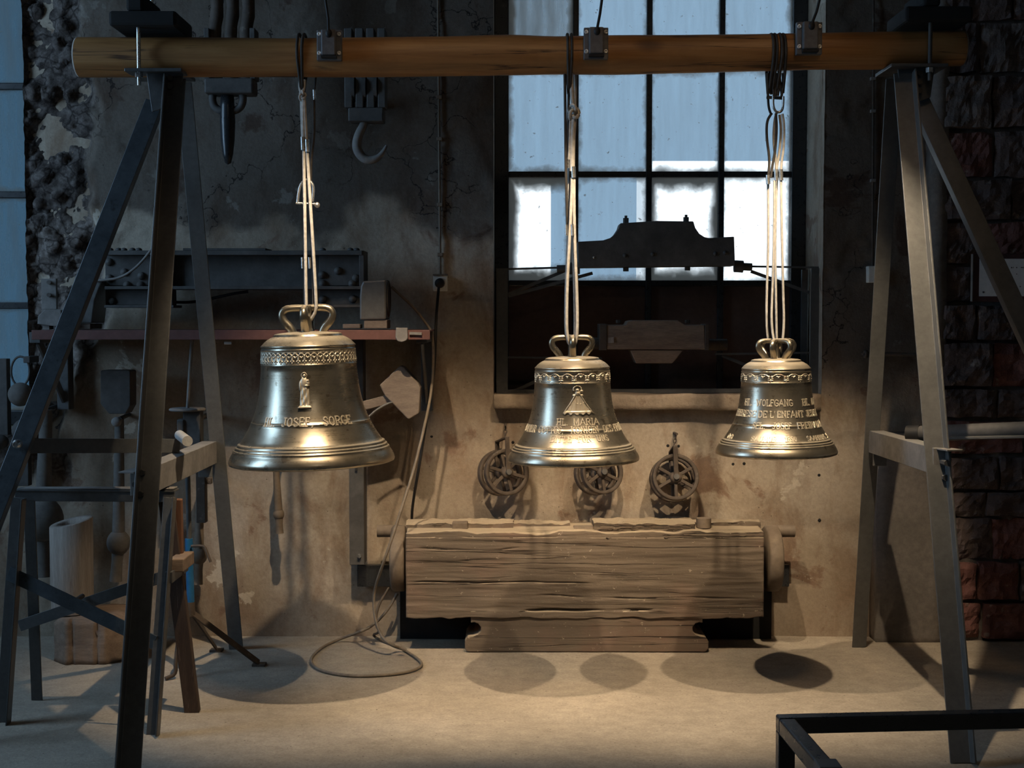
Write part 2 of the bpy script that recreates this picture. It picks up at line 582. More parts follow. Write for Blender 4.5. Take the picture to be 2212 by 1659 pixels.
M['plaster'] = plaster()
M['stone'] = mat('dark_red_sandstone', (0.062, 0.045, 0.042), (0.135, 0.100, 0.092), 5, 0.9, 0.0, bs=1.0, bd=0.02, spots=(0.25, 0.2, 0.175), fine=32)
M['stone2'] = mat('grey_brown_sandstone', (0.09, 0.072, 0.066), (0.20, 0.165, 0.15), 6, 0.9, 0.0, bs=1.0, bd=0.02, spots=(0.28, 0.24, 0.21), fine=30)
M['stone3'] = mat('rust_red_sandstone', (0.12, 0.050, 0.042), (0.20, 0.09, 0.075), 5, 0.9, 0.0, bs=1.0, bd=0.02, spots=(0.26, 0.2, 0.17), fine=30)
M['mortar'] = mat('sooty_lime_mortar', (0.07, 0.06, 0.055), (0.15, 0.13, 0.115), 9, 0.95, 0.0, bs=0.8, bd=0.01)
M['rough_wall'] = mat('sooty_plaster', (0.13, 0.115, 0.10), (0.20, 0.175, 0.155), 2.5, 0.95, 0.0, bs=0.6, bd=0.01)


def floor_mat():
    m, t, p = nt('dusty_cement_floor')
    vec = coords(t)
    big = tex(t, vec, 1.3, 6, 0.6)
    col = ramp(t, big, [(0.3, (0.30, 0.255, 0.20)), (0.7, (0.42, 0.365, 0.295))])
    md = tex(t, coords(t, (1, 1.25, 1)), 13, 8, 0.75)
    col = mixc(t, 0.45, col, ramp(t, md, [(0.3, 0.3), (0.7, 0.72)]), 'OVERLAY')
    fn = tex(t, vec, 90, 4, 0.75)
    col = mixc(t, 0.45, col, ramp(t, fn, [(0.3, 0.3), (0.7, 0.72)]), 'OVERLAY')
    sp = N(t, 'ShaderNodeTexVoronoi', Scale=42.0)
    t.links.new(vec, sp.inputs['Vector'])
    keep = ramp(t, tex(t, vec, 19, 2, 0.5), [(0.55, 0.0), (0.6, 1.0)])
    sm = mixc(t, 1.0, ramp(t, sp.outputs['Distance'], [(0.08, 1.0), (0.16, 0.0)]), keep, 'MULTIPLY')
    col = mixc(t, sm, col, (0.11, 0.09, 0.07))
    t.links.new(col, p.inputs['Base Color'])
    p.inputs['Roughness'].default_value = 0.85
    p.inputs['Specular IOR Level'].default_value = 0.25
    b1 = bump(t, p, fn, 0.35, 0.004)
    bump(t, p, md, 0.3, 0.01, b1)
    return m


M['floor'] = floor_mat()


def pane_mat(name, dirt, tint, edge):
    """dirty old window glass: clear in the middle, dust and paint along the putty"""
    m, t, p = nt(name)
    t.nodes.remove(p)
    out = t.nodes['Material Output']
    tc = t.nodes.new('ShaderNodeTexCoord')
    sep = t.nodes.new('ShaderNodeSeparateXYZ')
    t.links.new(tc.outputs['Generated'], sep.inputs[0])

    def near(sock):
        a = N(t, 'ShaderNodeMath', operation='SUBTRACT')
        a.inputs[1].default_value = 0.5
        t.links.new(sock, a.inputs[0])
        b = N(t, 'ShaderNodeMath', operation='ABSOLUTE')
        t.links.new(a.outputs[0], b.inputs[0])
        return b.outputs[0]
    mx = N(t, 'ShaderNodeMath', operation='MAXIMUM')
    t.links.new(near(sep.outputs['X']), mx.inputs[0])
    t.links.new(near(sep.outputs['Z']), mx.inputs[1])
    vec = coords(t)
    nz = tex(t, vec, 7, 7, 0.7)
    ad = N(t, 'ShaderNodeMath', operation='MULTIPLY_ADD')
    t.links.new(nz, ad.inputs[0])
    ad.inputs[1].default_value = 0.22
    t.links.new(mx.outputs[0], ad.inputs[2])
    e = ramp(t, ad.outputs[0], [(0.50 + edge, 0.0), (0.62 + edge, 0.95)])
    st = tex(t, coords(t, (6, 6, 0.8)), 2.2, 6, 0.65)
    sm = ramp(t, st, [(0.35, dirt * 0.5), (0.75, min(1.0, dirt * 1.5))])
    sp = ramp(t, tex(t, vec, 34, 3, 0.7), [(0.66, 0.0), (0.72, 0.8)])
    fac = mixc(t, 1.0, mixc(t, 1.0, e, sm, 'LIGHTEN'), sp, 'LIGHTEN')
    tr = N(t, 'ShaderNodeBsdfTransparent', Color=(tint[0], tint[1], tint[2], 1))
    tl = N(t, 'ShaderNodeBsdfTranslucent', Color=(0.52, 0.50, 0.46, 1))
    df = N(t, 'ShaderNodeBsdfDiffuse', Color=(0.22, 0.20, 0.18, 1))
    dd = t.nodes.new('ShaderNodeMixShader')
    dd.inputs[0].default_value = 0.35
    t.links.new(tl.outputs[0], dd.inputs[1])
    t.links.new(df.outputs[0], dd.inputs[2])
    mm = t.nodes.new('ShaderNodeMixShader')
    t.links.new(fac, mm.inputs[0])
    t.links.new(tr.outputs[0], mm.inputs[1])
    t.links.new(dd.outputs[0], mm.inputs[2])
    t.links.new(mm.outputs[0], out.inputs['Surface'])
    return m


M['pane'] = pane_mat('dusty_window_glass', 0.12, (0.90, 0.94, 0.96), 0.0)
M['pane_dirty'] = pane_mat('grimy_window_glass', 0.55, (0.86, 0.9, 0.92), -0.08)
M['pane_worn'] = pane_mat('paint_edged_window_glass', 0.10, (0.90, 0.94, 0.96), -0.09)
M['pane_blue'] = pane_mat('limewashed_blue_glass', 0.35, (0.34, 0.48, 0.56), 0.0)


def rough_box(mb, a, b, n, amp, fr=6.0, seed=0.0, smooth=True, fn=None):
    """box from a to b with n=(nx,ny,nz) cells a side, pushed about by noise"""
    a, b = Vector(a), Vector(b)
    idx, vs, fs = {}, [], []

    def vert(i, j, k):
        key = (i, j, k)
        if key not in idx:
            p = Vector((a.x + (b.x - a.x) * i / n[0], a.y + (b.y - a.y) * j / n[1], a.z + (b.z - a.z) * k / n[2]))
            q = p * fr + Vector((seed, seed * 1.7, -seed))
            p = p + noise.noise_vector(q) * amp + noise.noise_vector(q * 2.7) * amp * 0.45
            if fn:
                p = fn(p)
            idx[key] = len(vs)
            vs.append(p)
        return idx[key]
    nx, ny, nz = n
    for i in range(nx):
        for j in range(ny):
            fs.append((vert(i, j, 0), vert(i, j + 1, 0), vert(i + 1, j + 1, 0), vert(i + 1, j, 0)))
            fs.append((vert(i, j, nz), vert(i + 1, j, nz), vert(i + 1, j + 1, nz), vert(i, j + 1, nz)))
    for i in range(nx):
        for k in range(nz):
            fs.append((vert(i, 0, k), vert(i + 1, 0, k), vert(i + 1, 0, k + 1), vert(i, 0, k + 1)))
            fs.append((vert(i, ny, k), vert(i, ny, k + 1), vert(i + 1, ny, k + 1), vert(i + 1, ny, k)))
    for j in range(ny):
        for k in range(nz):
            fs.append((vert(0, j, k), vert(0, j, k + 1), vert(0, j + 1, k + 1), vert(0, j + 1, k)))
            fs.append((vert(nx, j, k), vert(nx, j + 1, k), vert(nx, j + 1, k + 1), vert(nx, j, k + 1)))
    mb.add(vs, fs, smooth)
    return mb


def sstep(a, b, x):
    t = max(0.0, min(1.0, (x - a) / (b - a)))
    return t * t * (3 - 2 * t)


def frange(a, b, step):
    n = max(1, int(round((b - a) / step)))
    return [a + (b - a) * i / n for i in range(n + 1)]


# ================================================================ SETTING
WY = 6.62            # front face of the back wall
FY = 7.04            # plane of the windows
XL, XR, YB, ZT = -4.3, 4.3, -3.0, 4.7
W2 = (xx(1066, 700, WY), xx(1776, 700, WY), zy(856, WY), 4.05)      # main window opening x0,x1,z0,z1
W1 = (-3.75, xx(52, 400, WY), 1.02, 4.05)                           # left window opening


def fl_h(x, y):
    return 0.004 * noise.noise(Vector((x * 1.7, y * 1.7, 3.1))) + 0.0016 * noise.noise(Vector((x * 9, y * 9, 1.0)))


def make_floor():
    xs = [XL - 0.4] + frange(-3.0, 3.0, 0.06) + [XR + 0.4]
    ys = [YB - 0.2, 0, 2] + frange(3.6, 6.7, 0.06) + [7.2]
    mb = MB()
    vs = [(x, y, fl_h(x, y)) for y in ys for x in xs]
    n = len(xs)
    fs = [(j * n + i, j * n + i + 1, (j + 1) * n + i + 1, (j + 1) * n + i) for j in range(len(ys) - 1) for i in range(n - 1)]
    mb.add(vs, fs, True)
    return struct(mb.build('floor', M['floor'], loc=(0, 0, 0)))


make_floor()


def wall_coat(x, z):
    """(depth towards the room, bare masonry 0..1, darker upper coat 0..1) of the back wall"""
    p = Vector((x, z, 0.0))
    n1 = noise.fractal(p * 3.0, 1.0, 2.1, 5)
    edge = x + 0.10 * noise.fractal(p * 2.2 + Vector((4, 1, 0)), 1.0, 2.0, 4)
    bare = sstep(-2.03, -2.08, edge) * sstep(1.20, 1.42, z + 0.14 * n1)
    bare = max(bare, sstep(-2.19, -2.22, edge) * sstep(0.7, 0.9, z))
    r = noise.fractal(p * 16, 1.0, 2.0, 4)
    cell = noise.voronoi(p * 9.0)[0][0]
    q = noise.fractal(p * 5.5 + Vector((3, 3, 0)), 1.0, 2.1, 5) * 3.2
    step = math.floor(q) + sstep(0.0, 0.22, q - math.floor(q))
    rub = -0.022 + 0.012 * step + 0.016 * r - 0.03 * sstep(0.34, 0.42, cell)
    d = 0.006 * noise.fractal(p * 2.0, 1.0, 2.0, 3) + 0.0022 * noise.fractal(p * 14, 1.0, 2.0, 3)
    # flaked plaster edges
    fl = noise.fractal(p * 2.6 + Vector((9, 2, 0)), 1.0, 2.2, 5)
    d -= 0.007 * sstep(0.28, 0.32, fl)
    d = d * (1 - bare) + rub * bare
    hgt = z + 0.16 * noise.fractal(p * 2.3 + Vector((1, 7, 0)), 1.0, 2.1, 5)
    coat = sstep(2.02, 2.10, hgt) if x < 0 else sstep(1.20, 1.34, hgt)
    d -= 0.004 * (1 - coat) * (1 - bare)
    return d, bare, coat


def make_back_wall():
    xs = sorted(set(frange(XL, W1[0], 0.3) + [W1[0]] + [W1[1]] + frange(W1[1], -1.98, 0.011) + frange(-1.98, W2[0], 0.021) + frange(W2[0], W2[1], 0.05)
                    + frange(W2[1], 2.2, 0.021) + frange(2.2, XR, 0.3)))
    zs = sorted(set(frange(-0.04, W1[2], 0.024) + [W2[2]] + frange(W1[2], 1.4, 0.022) + frange(1.4, 3.2, 0.014) + [W1[3], ZT]))
    vs, fs, bare, coat = [], [], [], []
    for z in zs:
        for x in xs:
            d, b, c = wall_coat(x, z)
            if x in (W1[1],):
                d *= 0.4
            vs.append((x, WY - d, z))
            bare.append(b)
            coat.append(c * (1 - 0.5 * b))
    n = len(xs)

    def inside(x, z, w):
        return w[0] < x < w[1] and w[2] < z < w[3]
    for j in range(len(zs) - 1):
        for i in range(n - 1):
            cx, cz = (xs[i] + xs[i + 1]) / 2, (zs[j] + zs[j + 1]) / 2
            if inside(cx, cz, W1) or inside(cx, cz, W2):
                continue
            fs.append((j * n + i, j * n + i + 1, (j + 1) * n + i + 1, (j + 1) * n + i))
    mb = MB().add(vs, fs, True)
    # the thickness of the masonry behind the face, open at both windows
    yb = FY + 0.26
    for a, b in (((XL, WY + 0.06, -0.04), (W1[0], yb, ZT)), ((W1[1], WY + 0.06, -0.04), (W2[0], yb, ZT)), ((W2[1], WY + 0.06, -0.04), (XR, yb, ZT)),
                 ((W1[0], WY + 0.06, -0.04), (W1[1], yb, W1[2])), ((W1[0], WY + 0.06, W1[3]), (W1[1], yb, ZT)),
                 ((W2[0], WY + 0.06, -0.04), (W2[1], yb, W2[2])), ((W2[0], WY + 0.06, W2[3]), (W2[1], yb, ZT))):
        mb.span(a, b)
    # reveals that join the face to the masonry
    for w in (W1, W2):
        for x in (w[0], w[1]):
            zz = frange(w[2], w[3], 0.05)
            s = 0.012
            v2 = []
            for z in zz:
                k = noise.noise(Vector((x * 5, 0, z * 7))) * 0.006
                v2 += [(x + k * 0.3, WY - wall_coat(x, z)[0] - 0.002, z), (x + k, WY + 0.03, z), (x + k * 0.5, WY + 0.2, z), (x, WY + 0.3, z)]
            f2 = [(q * 4 + m_, q * 4 + m_ + 1, q * 4 + m_ + 5, q * 4 + m_ + 4) for q in range(len(zz) - 1) for m_ in range(3)]
            mb.add(v2, f2, True)
        mb.add([(w[0], WY - 0.01, w[2]), (w[1], WY - 0.01, w[2]), (w[1], WY + 0.1, w[2]), (w[0], WY + 0.1, w[2])], [(0, 1, 2, 3)])
    o = mb.build('wall_back', M['plaster'], loc=(0, 0, 0))
    me = o.data
    nv = len(me.vertices)
    for nm, src in (('bare', bare), ('dark_upper', coat)):
        at = me.attributes.new(nm, 'FLOAT', 'POINT')
        vals = [0.0] * nv
        for i, q in enumerate(src[:nv]):
            vals[i] = q
        at.data.foreach_set('value', vals)
    return struct(o)


wall = make_back_wall()
# drilled plug holes in the plaster
for px, py in ((932, 943), (935, 1123), (1770, 1027), (1076, 957), (1108, 956), (1443, 963), (1466, 964), (1584, 1003), (1608, 1002), (1771, 1124)):
    p = W(px, py, WY - 0.002)
    mb = MB().lathe([(0.0, 0.0), (0.006, 0.0), (0.0095, 0.004), (0.011, 0.012)], 10, (p.x, WY - 0.006 - wall_coat(p.x, p.z)[0] + 0.004, p.z), (0, 1, 0))
    mb.build('plug_hole', M['charcoal'], wall)

# masonry blocks of the right-hand wall
SY = 6.50
SX0 = xx(2034, 800, SY)


def make_right_wall():
    o = struct(MB().span((SX0 + 0.004, SY + 0.035, -0.04), (XR, WY + 0.3, ZT)).build('wall_right', M['mortar'], loc=(SX0, SY, 0)))
    rows = [-80, 45, 160, 280, 385, 478, 572, 655, 738, 838, 905, 985, 1062, 1118, 1212, 1300, 1384]
    rnd = random.Random(3)
    mats = [M['stone'], M['stone'], M['stone2'], M['stone'], M['stone3']]
    for r in range(len(rows) - 1):
        z1, z0 = zy(rows[r], SY), zy(rows[r + 1], SY)
        x = SX0 + rnd.uniform(-0.012, 0.006)
        first = True
        while x < 3.05:
            wdt = rnd.uniform(0.20, 0.42) * (0.72 if first and r % 2 else 1.0)
            first = False
            g = rnd.uniform(0.006, 0.011)
            proud = rnd.uniform(-0.016, 0.018)
            sd = rnd.uniform(0, 60)

            def hew(p, z0=z0, z1=z1, x=x, wdt=wdt, sd=sd):
                # rounded arrises on the rough-hewn face
                if p.y < SY + 0.03:
                    e = min(p.x - x, x + wdt - p.x, p.z - z0, z1 - p.z)
                    p.y += 0.016 * (1 - sstep(-0.01, 0.03, e))
                    p.y += 0.020 * noise.fractal(Vector((p.x * 13 + sd, p.z * 13, 0)), 0.8, 2.0, 5)
                return p
            mb = rough_box(MB(), (x + g, SY - proud, z0 + g), (x + wdt - g, SY + 0.06, z1 - g), (12, 1, 8), 0.010, 9.0, sd, False, hew)
            mt = M['stone3'] if rows[r] >= 1200 and x < SX0 + 0.3 else rnd.choice(mats)
            mb.build('stone', mt, o)
            x += wdt
    return o


make_right_wall()
# pale plaster rib between the plaster and the masonry
mb = rough_box(MB(), (xx(2012, 600, SY), SY - 0.005, zy(858, SY)), (xx(2044, 600, SY), WY, 3.3), (2, 1, 46), 0.012, 7.0, 4.0)
struct(mb.build('trim_2', M['rough_wall']))
# low plastered buttress behind the right-hand frame
bx0, bx1 = xx(1893, 1100, 6.52), xx(2034, 1100, 6.52)
mb = rough_box(MB(), (bx0, 6.50, -0.02), (bx1 + 0.01, WY + 0.01, zy(936, 6.55)), (6, 2, 24), 0.004, 6.0, 2.0)
struct(mb.build('trim_3', M['rough_wall']))

# enclosing room (seen only in reflections): side walls, rear wall, ceiling
LW = (3.2, 5.6, 1.5, 4.3)      # window of the left wall: y0,y1,z0,z1
mb = MB()
for a, b in (((XL - 0.3, YB, -0.04), (XL, LW[0], ZT)), ((XL - 0.3, LW[1], -0.04), (XL, WY + 0.3, ZT)),
             ((XL - 0.3, LW[0], -0.04), (XL, LW[1], LW[2])), ((XL - 0.3, LW[0], LW[3]), (XL, LW[1], ZT))):
    mb.span(a, b)
struct(mb.build('wall_left', M['rough_wall']))
struct(MB().span((XR, YB, -0.04), (XR + 0.3, WY + 0.3, ZT)).build('wall_far_right', M['rough_wall']))
struct(MB().span((XL - 0.3, YB - 0.3, -0.04), (XR + 0.3, YB, ZT)).build('wall_front', M['rough_wall']))
mb = MB().span((XL - 0.3, YB - 0.3, ZT), (XR + 0.3, FY + 0.3, ZT + 0.2))
for i in range(7):
    y = -2 + i * 1.3
    mb.span((XL, y, ZT - 0.18), (XR, y + 0.16, ZT))
struct(mb.build('ceiling', M['ceiling']))


def window(name, xs, zs, Y, panes, bar=0.030, lower=None, outer=0.075):
    """iron-framed window: border, glazing bars, one pane for each light"""
    o = struct(MB().span((xs[0] - outer, Y - 0.03, zs[0] - outer), (xs[0], Y + 0.05, zs[-1] + outer))
               .span((xs[-1], Y - 0.03, zs[0] - outer), (xs[-1] + outer, Y + 0.05, zs[-1] + outer))
               .span((xs[0], Y - 0.03, zs[0] - outer), (xs[-1], Y + 0.05, zs[0]))
               .span((xs[0], Y - 0.03, zs[-1]), (xs[-1], Y + 0.05, zs[-1] + outer)).build(name, M['black'], bevel=0.004))
    org = ORG[o.name]
    for x in xs[1:-1]:
        MB().span((x - bar / 2, Y - 0.022, zs[0]), (x + bar / 2, Y + 0.02, zs[-1])).build('glazing_bar', M['black'], o, bevel=0.004)
    for z in zs[1:-1]:
        MB().span((xs[0], Y - 0.016, z - bar / 2), (xs[-1], Y + 0.02, z + bar / 2)).build('glazing_bar', M['black'], o, bevel=0.004)
    for i in range(len(xs) - 1):
        for j in range(len(zs) - 1):
            pm = panes(i, j)
            mb = MB().span((xs[i] - 0.006, Y + 0.004, zs[j] - 0.006), (xs[i + 1] + 0.006, Y + 0.009, zs[j + 1] + 0.006))
            mb.build('pane' if pm is not M['sheet'] else 'sheet_panel', pm, o)
    return o


ws = [xx(q, 400, FY) for q in (1099, 1243, 1401, 1557, 1708)]
zs = [zy(q, FY) for q in (850, 612)] + [zy(q, FY) for q in (377, 146)] + [zy(146, FY) + 0.555, zy(146, FY) + 1.11]


def pm2(i, j):
    if j == 0:
        return M['sheet']
    if (i, j) in ((0, 3), (0, 4), (0, 5)):
        return M['pane_dirty'] if j == 3 else M['pane']
    if (i, j) in ((0, 1), (2, 1)):
        return M['pane_worn']
    return M['pane']


window('window_2', ws, zs, FY, pm2)
ws1 = [-3.75 + 0.06, -3.30, -2.86, W1[1] - 0.01]
zs1 = [1.10, zy(660, FY), zy(421, FY), zy(187, FY), zy(187, FY) + 0.57, zy(187, FY) + 1.12]
window('window_1', ws1, zs1, FY, lambda i, j: M['pane_blue'], 0.035)
# window of the left wall, out of view: bars across the daylight
o = struct(MB().span((XL - 0.2, LW[0], LW[2]), (XL - 0.15, LW[0] + 0.06, LW[3])).span((XL - 0.2, LW[1] - 0.06, LW[2]), (XL - 0.15, LW[1], LW[3]))
           .span((XL - 0.2, LW[0], LW[2]), (XL - 0.15, LW[1], LW[2] + 0.06)).span((XL - 0.2, LW[0], LW[3] - 0.06), (XL - 0.15, LW[1], LW[3])).build('window_3', M['black']))
for k in (1, 2, 3):
    y = LW[0] + (LW[1] - LW[0]) * k / 4
    MB().span((XL - 0.19, y - 0.015, LW[2]), (XL - 0.16, y + 0.015, LW[3])).build('glazing_bar', M['black'], o)
for k in (1, 2, 3):
    z = LW[2] + (LW[3] - LW[2]) * k / 4
    MB().span((XL - 0.19, LW[0], z - 0.015), (XL - 0.16, LW[1], z + 0.015)).build('glazing_bar', M['black'], o)

# stone sill of the main window
a, b = W(1066, 852, WY - 0.06), W(1772, 884, WY - 0.06)


def sillfn(p):
    p.z -= 0.012 * sstep(0.5, 1.4, p.x) * (1 if p.z < (a.z + b.z) / 2 else 0.2)
    return p


mb = rough_box(MB(), (a.x, WY - 0.07, b.z), (b.x, WY + 0.12, a.z), (40, 4, 3), 0.009, 5.0, 1.0, True, sillfn)
struct(mb.build('trim_1', M['strap_stone']))
# inner floor of the window recess
struct(MB().span((W2[0], WY + 0.05, W2[2] - 0.03), (W2[1], FY, W2[2] + 0.004)).build('trim_4', M['iron']))

# rendered houses beyond the glass
tag(MB().span((1.66, 16, 0), (7.5, 18, 3.42)).build('house', M['white_wall']), 'white rendered house wall seen through the two right-hand window columns', 'building', 'houses beyond the window')
tag(MB().span((-1.6, 16, 0), (0.46, 18, 3.20)).build('house', M['white_wall']), 'white rendered house wall seen through the lower left window pane', 'building', 'houses beyond the window')
struct(MB().span((-14, 7.6, -0.3), (16, 22, -0.1)).build('ground', M['mortar']))


# ================================================================ THE LOG AND ITS TWO FRAMES
BY = 5.55            # depth of the log and bells


def log_pts():
    out = []
    for px, py, r in ((171, 124, .0845), (300, 124, .084), (450, 124, .083), (620, 125, .081), (800, 124, .0835), (960, 122, .083), (1100, 119, .085), (1200, 120, .080),
                      (1330, 119, .083), (1480, 117, .080), (1640, 114, .078), (1760, 111, .077), (1880, 110, .079), (1990, 107, .076), (2078, 104, .074)):
        out.append((W(px, py, BY), r * 0.955))
    return out


lp = log_pts()
pts, rad = [], []
for i in range(len(lp) - 1):
    for k in range(4):
        f = k / 4
        f = f * f * (3 - 2 * f)
        pts.append(lp[i][0].lerp(lp[i + 1][0], k / 4))
        rad.append(lp[i][1] * (1 - f) + lp[i + 1][1] * f)
pts.append(lp[-1][0]); rad.append(lp[-1][1])
root = thing('hanging_log', 'long round peeled pine log lying across the two steel A-frames', 'log', W(1106, 165, BY))
mb = MB().tube(pts, rad, 28, caps=False)
mb.build('trunk', M['log'], root)
for q, (p, r, s) in enumerate(((pts[0], rad[0], -1), (pts[-1], rad[-1], 1))):
    MB().lathe([(r, 0.0), (r * 0.97, 0.006), (r * 0.4, 0.008), (0, 0.008)], 28, p, (s, 0, 0)).build('end_grain', M['palewood'], root)

LPOLY_L = [(-.04, 0), (.04, 0), (.04, .008), (-.032, .008), (-.032, .052), (-.04, .052)]
LPOLY_R = [(-.04, 0), (.04, 0), (.04, .052), (.032, .052), (.032, .008), (-.04, .008)]


def frame(side):
    L = side < 0
    top = W(373, 172, BY) if L else W(1953, 160, BY)
    if L:
        f_f, f_r = FL(279, 1684), FL(510, 1404)
        t_f, t_r = W(381, 172, BY - 0.05), W(396, 178, BY + 0.06)
        b0, b1 = W(333, 218, BY - 0.03), W(27, 1002, 5.12)
    else:
        f_f, f_r = FL(2076, 1648), FL(1856, 1399)
        t_f, t_r = W(1951, 160, BY - 0.05), W(1932, 170, BY + 0.06)
        b0, b1 = W(1984, 205, BY - 0.03), W(2196, 662, 5.25)
    b2 = b0 + (b1 - b0) * (b0.z / (b0.z - b1.z))
    lab = ('grey steel A-frame holding up the left end of the log' if L else 'grey steel A-frame holding up the right end of the log, before the brick-red wall')
    root = thing('steel_trestle', lab, 'frame', (top.x, BY, 0), 'A-frames that carry the log')
    up = (0, -1, 0.3)
    # the extrusion runs top to foot, so its side axis points to -x
    P = [(-a, b) for a, b in (LPOLY_L if L else LPOLY_R)][::-1]
    MB().extr(t_f, f_f, P, up).build('leg', M['steel_leg'], root, bevel=0.002)
    MB().extr(t_r, f_r, [(-a * .85, b * -0.9) for a, b in (LPOLY_L if L else LPOLY_R)], up).build('leg', M['steel_leg'], root, bevel=0.002)
    bp = [(-.036, 0), (-.036, -.05), (-.029, -.05), (-.029, -.007), (.036, -.007), (.036, 0)]
    if not L:
        bp = [(-a, b) for a, b in bp][::-1]
    MB().extr(b0, b2, [(a, b) for a, b in bp], (0, -1, 0.0)).build('brace', M['steel_blue'] if L else M['steel_dark'], root, bevel=0.002)
    # head: bearing plate under the log, gusset, and the rod clamp over it
    c = W(347 if L else 1968, 162 if L else 152, BY)
    MB().box((c.x, BY, c.z), (0.23, 0.24, 0.014)).build('head_plate', M['steel_dark'], root, bevel=0.003)
    gx = top.x - 0.075 if L else top.x + 0.06
    MB().prism([(-0.075, 0.0), (0.075, 0.0), (0.06, -0.12), (-0.055, -0.16)], (gx + (0.06 if L else -0.03), BY - 0.065, c.z), (1, 0, 0), (0, 0, 1), (0, 0.008, 0)).build('gusset', M['steel_dark'], root, bevel=0.002)
    for k in (0, 1, 2):
        bo = Vector((gx + (0.085 if L else -0.02), BY - 0.072, c.z - 0.025 - 0.035 * k))
        MB().cyl(bo, bo + V(0, -0.012, 0), 0.012, 6, smooth=False).build('bolt', M['iron'], root)
    rx = W(315 if L else 1992, 120, BY).x
    for dy in (-0.105, 0.105):
        MB().cyl((rx, BY + dy, c.z - 0.06), (rx, BY + dy, c.z + 0.40), 0.0085, 10).build('threaded_rod', M['zinc'] if L else M['iron'], root)
        MB().cyl((rx, BY + dy, c.z - 0.028), (rx, BY + dy, c.z - 0.009), 0.016, 6, smooth=False).build('nut', M['zinc'], root)
    MB().span((rx - 0.11, BY - 0.14, c.z + 0.17), (rx + 0.16, BY + 0.14, c.z + 0.23)).span((rx - 0.04, BY - 0.14, c.z + 0.23), (rx + 0.03, BY + 0.14, c.z + 0.30)).build('clamp_block', M['charcoal'], root, bevel=0.012)
    # tie between front and rear leg, and strap out to the brace
    zt = 1.035 if L else 1.09
    k = (t_f.z - zt) / t_f.z
    a = t_f.lerp(f_f, k)
    k = (t_r.z - zt) / t_r.z
    b = t_r.lerp(f_r, k)
    if L:
        a, b = W(300, 1014, 4.99), W(452, 953, 6.06)
    else:
        a, b = W(2036, 968, 5.03), W(1893, 930, 6.08)
    s = 1 if L else -1
    hw = 0.034
    MB().extr(a, b, [(-hw, 0), (hw, 0), (hw, -0.1), (-hw, -0.1)]).build('tie_channel', M['iron_dust'], root, bevel=0.002)
    e = a - (b - a).normalized() * 0.075
    MB().bar(e + V(-0.025 * s, 0, -.003), a.lerp(b, .05) + V(0, 0, -.003), 0.062, 0.006).build('tie_plate', M['iron_dust'], root, bevel=0.001)
    q = a + V(0, -0.045, -0.05)
    MB().cyl(q + V(0, .05, 0), q + V(0, -.012, 0), 0.012, 6, smooth=False).build('bolt', M['iron'], root)
    for e in (a.lerp(b, 0.08), a.lerp(b, 0.93)):
        MB().box(e + V(0, 0, -0.08), (0.062, 0.012, 0.15)).build('tie_bracket', M['steel_leg'], root, bevel=0.003)
    if L:
        p, q = W(52, 963, 5.16), W(388, 963, 5.58)
        MB().bar(p, q, 0.008, 0.058).build('side_tie', M['steel_dark'], root, bevel=0.001)
        bo = W(40, 958, 5.13)
        MB().cyl(bo, bo + V(0, -0.022, 0), 0.017, 16).cyl(bo + V(0, -0.022, 0), bo + V(0, -0.03, 0), 0.017, 16, 0.010).build('bolt', M['zinc'], root)
        MB().cyl(W(388, 940, 5.60), W(405, 953, 5.34), 0.021, 18).build('pipe_end', M['pvc'], root, bevel=0.003)
    else:
        p, q = W(1962, 938, 5.55), W(2330, 924, 5.18)
        MB().cyl(p, q, 0.033, 20).build('side_tie', M['iron'], root, bevel=0.004)
        d = (q - p).normalized()
        MB().cyl(p - d * 0.004, p + d * 0.05, 0.036, 20).build('pipe_end', M['rubber'], root, bevel=0.004)
        MB().bar(W(2046, 946, 5.40), W(2330, 941, 5.15), 0.05, 0.01).build('tie_ledge', M['steel_leg'], root, bevel=0.002)
    # bolts that show on the front leg
    for f in (0.60, 0.63) if L else (0.615,):
        bo = t_f.lerp(f_f, f) + V(-0.025 if L else 0.025, -0.02, 0)
        MB().cyl(bo + V(0, 0.02, 0), bo + V(0, -0.004, 0), 0.012, 6, smooth=False).build('bolt', M['iron'], root)
    return root


frame(-1)
frame(1)


# boxes screwed to the front of the log
def log_box(px0, py0, px1, py1, label, cable):
    Y = BY - 0.102
    a, b = W(px0, py1, Y), W(px1, py0, Y)
    root = thing('junction_box', label, 'box', ((a.x + b.x) / 2, Y, a.z), 'boxes screwed to the log')
    w, h = b.x - a.x, b.z - a.z
    MB().span((a.x, Y - 0.006, a.z), (b.x, Y + 0.024, b.z)).build('back_plate', M['box'], root, bevel=0.003)
    MB().span((a.x + w * .20, Y - 0.034, a.z + h * .14), (b.x - w * .20, Y - 0.006, b.z - h * .02)).build('cover', M['box'], root, bevel=0.006)
    MB().span((a.x + w * .20, Y - 0.030, a.z + h * .055), (b.x - w * .18, Y - 0.008, a.z + h * .125)).build('slot', M['charcoal'], root)
    for fx in (.10, .90):
        for fz in (.24, .86):
            p = V(a.x + w * fx, Y - 0.006, a.z + h * fz)
            MB().lathe([(0, 0.0), (0.0025, 0.0), (0.003, 0.003), (0.0075, 0.004), (0.0085, 0.002), (0.0085, -0.002)], 12, p + V(0, -0.001, 0), (0, -1, 0)).build('screw', M['screw'], root)
    c = V(a.x + w * .52, Y - 0.034, b.z - h * .16)
    MB().ball(c, 0.017, 14, 9, (0.8, 0.55, 1.0)).build('gland', M['rubber'], root)
    q = [c + V(0, -0.004, 0.008)] + [W(x, y, Y - 0.03 - 0.004 * i) for i, (x, y) in enumerate(cable)]
    MB().tube(q, 0.0055, 8).build('cable', M['rubber'], root)


